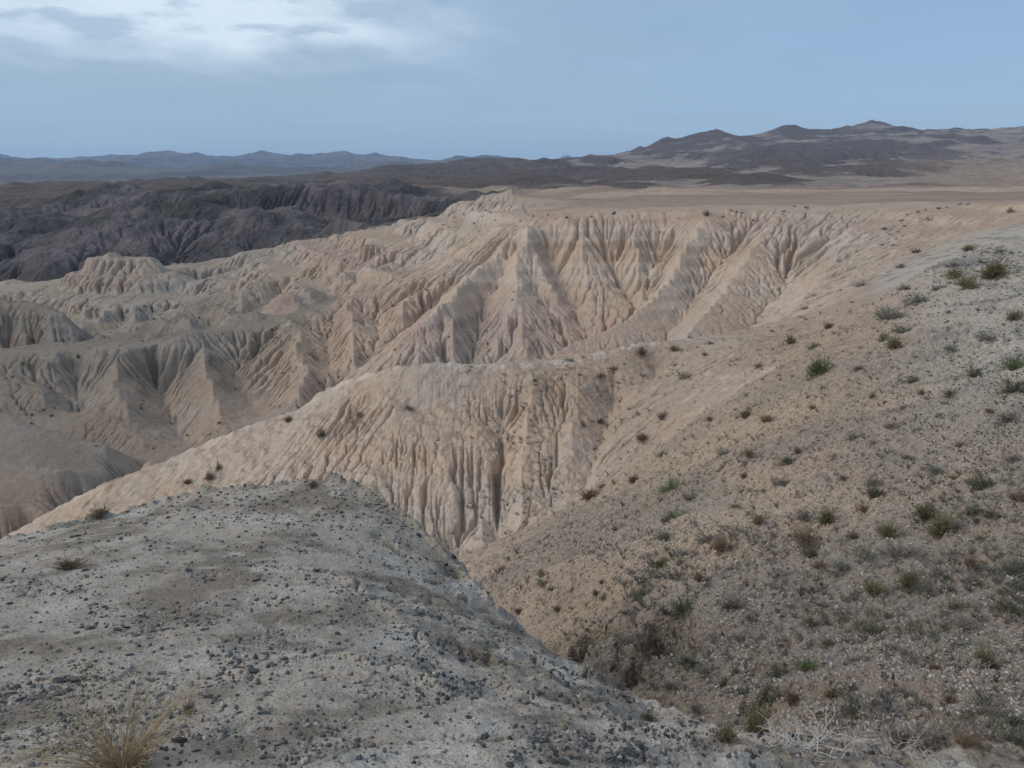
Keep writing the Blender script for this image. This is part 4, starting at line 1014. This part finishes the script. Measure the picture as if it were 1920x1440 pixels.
for rank, (ap, s, x, y, k) in enumerate(items):
    zz_ = float(z_at(x, y))
    o = link(bpy.data.objects.new('stone', rock_me[k])); o.location = (x, y, zz_+s*.07); o.rotation_mode = 'QUATERNION'
    o.rotation_quaternion = orient(x, y, 1.0) @ Quaternion((1, 0, 0), rnd.uniform(-.25, .25)); o.scale = (s*1.2, s*1.2, s*1.2)
    o['category'] = 'stone'; o['group'] = 'dark stones strewn over the pale knoll'; o['label'] = 'small angular dark stone, one of many strewn over the pale knoll'
    u, v = pix(x, y, zz_)
    if rank < 90 and 0 < u < 1920 and v < 1440:
        for (lu, lv, ln) in sorted(SLAND, key=lambda L: math.hypot(L[0]-u, L[1]-v))[:4]:
            du, dv = u-lu, v-lv
            where = 'right of' if du > abs(dv)*1.8 else 'left of' if -du > abs(dv)*1.8 else 'above' if dv < 0 and -dv > 1.8*abs(du) else 'below' if dv > 0 and dv > 1.8*abs(du) else ('upper' if dv < 0 else 'lower')+(' right of' if du > 0 else ' left of')
            r_ = math.hypot(du, dv); how = 'just ' if r_ < 90 else '' if r_ < 260 else 'far '
            cand = '%s %s stone %s%s %s' % ('large' if rank < 25 else 'mid-sized', COLN[k % 8], how, where, ln)
            if cand not in used_lab:
                used_lab.add(cand); o['label'] = cand; break
def gravel(name, pts, sizes, cols, shapes, label, lift=.1):
    n = len(pts); q = np.random.RandomState(len(pts)); xs, ys = pts[:, 0], pts[:, 1]; zs = z_at(xs, ys); e = .06
    nx = -(z_at(xs+e, ys)-z_at(xs-e, ys))/(2*e); ny = -(z_at(xs, ys+e)-z_at(xs, ys-e))/(2*e)
    V, Fc, Cc = [], [], []; off = 0; sh = q.randint(0, len(shapes), n); ang = q.rand(n)*6.283
    for k, (v, f) in enumerate(shapes):
        id_ = np.nonzero(sh == k)[0]
        if len(id_) == 0: continue
        c, s = np.cos(ang[id_]), np.sin(ang[id_]); S = sizes[id_][:, None]
        vx = (v[None, :, 0]*c[:, None]-v[None, :, 1]*s[:, None])*S; vy = (v[None, :, 0]*s[:, None]+v[None, :, 1]*c[:, None])*S; vz = v[None, :, 2]*S
        vz = vz-(-nx[id_][:, None]*-vx*-1+-ny[id_][:, None]*-vy*-1)*1.0+S*lift
        co = np.stack([xs[id_][:, None]+vx, ys[id_][:, None]+vy, zs[id_][:, None]+vz], 2)
        V.append(co.reshape(-1, 3)); m = len(v)
        Fc.append((f[None]+(np.arange(len(id_))*m)[:, None, None]+off).reshape(-1, 3)); off += len(id_)*m
        Cc.append(np.repeat(cols[id_], m, 0))
    V = np.concatenate(V).astype(np.float32); Fc = np.concatenate(Fc).astype(np.int32); Cc = np.concatenate(Cc)
    me = bpy.data.meshes.new(name); me.vertices.add(len(V)); me.vertices.foreach_set('co', V.ravel())
    me.loops.add(Fc.size); me.loops.foreach_set('vertex_index', Fc.ravel()); me.polygons.add(len(Fc)); me.polygons.foreach_set('loop_start', np.arange(0, Fc.size, 3, dtype=np.int32))
    me.update(calc_edges=True); set_col(me, Cc); me.materials.append(M_stone)
    o = link(bpy.data.objects.new(name, me)); o['kind'] = 'stuff'; o['label'] = label
    return o
shp = [rock_shape(400+i, 1, .26+.3*rs.rand(), .4) for i in range(8)]
def pick(cols, n, q): return np.array(cols)[q.randint(0, len(cols), n)]*(.75+.5*q.rand(n, 1))
q = np.random.RandomState(8)
n = 13000; pts = scatter_points(n, -120, 1750, 880, 1440, knoll_test, 302); dd = pts[:, 1]
gravel('gravel', pts, (.004+.017*q.rand(n)**3.0)*(1+.17*dd), pick(STONE_COL[:7]+[(.24, .22, .20), (.33, .31, .29), (.30, .28, .25), (.16, .15, .14)], n, q), shp, 'dark and pale grit covering the knoll')
def slope_test(x, y, q):
    g = smooth(fbm(x, y, 1.6, 4, .6, seed=202), -.3, .25)
    return (reg_at(x, y) == S) & (q.rand(len(x)) < .12+.88*g)
n = 34000; pts = scatter_points(n, 820, 1960, 440, 1440, slope_test, 303, 45); dd = pts[:, 1]
tan_c = [(.38, .33, .28), (.34, .29, .25), (.32, .28, .245), (.42, .38, .33), (.30, .265, .235), (.36, .33, .30), (.22, .195, .175), (.15, .14, .135)]
cc = pick(tan_c, n, q); gz = (pts[:, 0]-.42*pts[:, 1] > 1.5) & (pts[:, 1] > 9); dk = gz & (q.rand(n) < .55); cc[dk] = pick(STONE_COL[:5], int(dk.sum()), q)
gravel('rubble', pts, (.010+.040*q.rand(n)**2.8)*(.55+.075*dd), cc, shp, 'crumbly tan clods and grey gravel over the right slope', .12)
# low scrub and dead sprigs between the bushes
def sprig(seed):
    q = np.random.RandomState(seed); v, f = [], []
    for i in range(26):
        az = q.rand()*6.283; el = .25+1.1*q.rand(); d = np.array([math.cos(az)*math.cos(el), math.sin(az)*math.cos(el), math.sin(el)*.8]); p0 = np.array([q.randn()*.12, q.randn()*.12, -.05]); u = unit(np.cross(d, q.randn(3)))
        v += [p0-u*.025, p0+u*.025, p0+d*.55]; f.append((3*i, 3*i+1, 3*i+2))
    return np.array(v), np.array(f)
sps = [sprig(s_) for s_ in range(900, 906)]
n = 3000; pts = scatter_points(n, 820, 1960, 440, 1440, lambda x, y, q: np.isin(reg_at(x, y), (S, M)) & (q.rand(len(x)) < smooth(fbm(x, y, 1.9, 3, .6, seed=207), -.15, .35)) & (x > -2.5), 305, 60)
gravel('scrub', pts, (.05+.16*q.rand(n)**2.5)*(.7+.045*pts[:, 1]), pick([(.20, .19, .16), (.17, .15, .12), (.15, .16, .11), (.22, .19, .14), (.25, .235, .215)], n, q), sps, 'low dry sprigs and scrub between the bushes', 0)
n = 420; pts = scatter_points(n, 1150, 1960, 900, 1440, lambda x, y, q: (reg_at(x, y) == S) & (q.rand(len(x)) < smooth(fbm(x+5, y, 1.6, 3, .6, seed=209), .0, .4)), 306, 60)
gravel('low_scrub', pts, (.10+.20*q.rand(n)**1.6)*(.65+.04*pts[:, 1]), pick([(.17, .17, .15), (.13, .125, .11), (.12, .13, .08), (.17, .14, .10), (.21, .20, .19)], n, q), sps, 'patches of low grey and olive scrub on the lower right slope', 0)
log('stones')
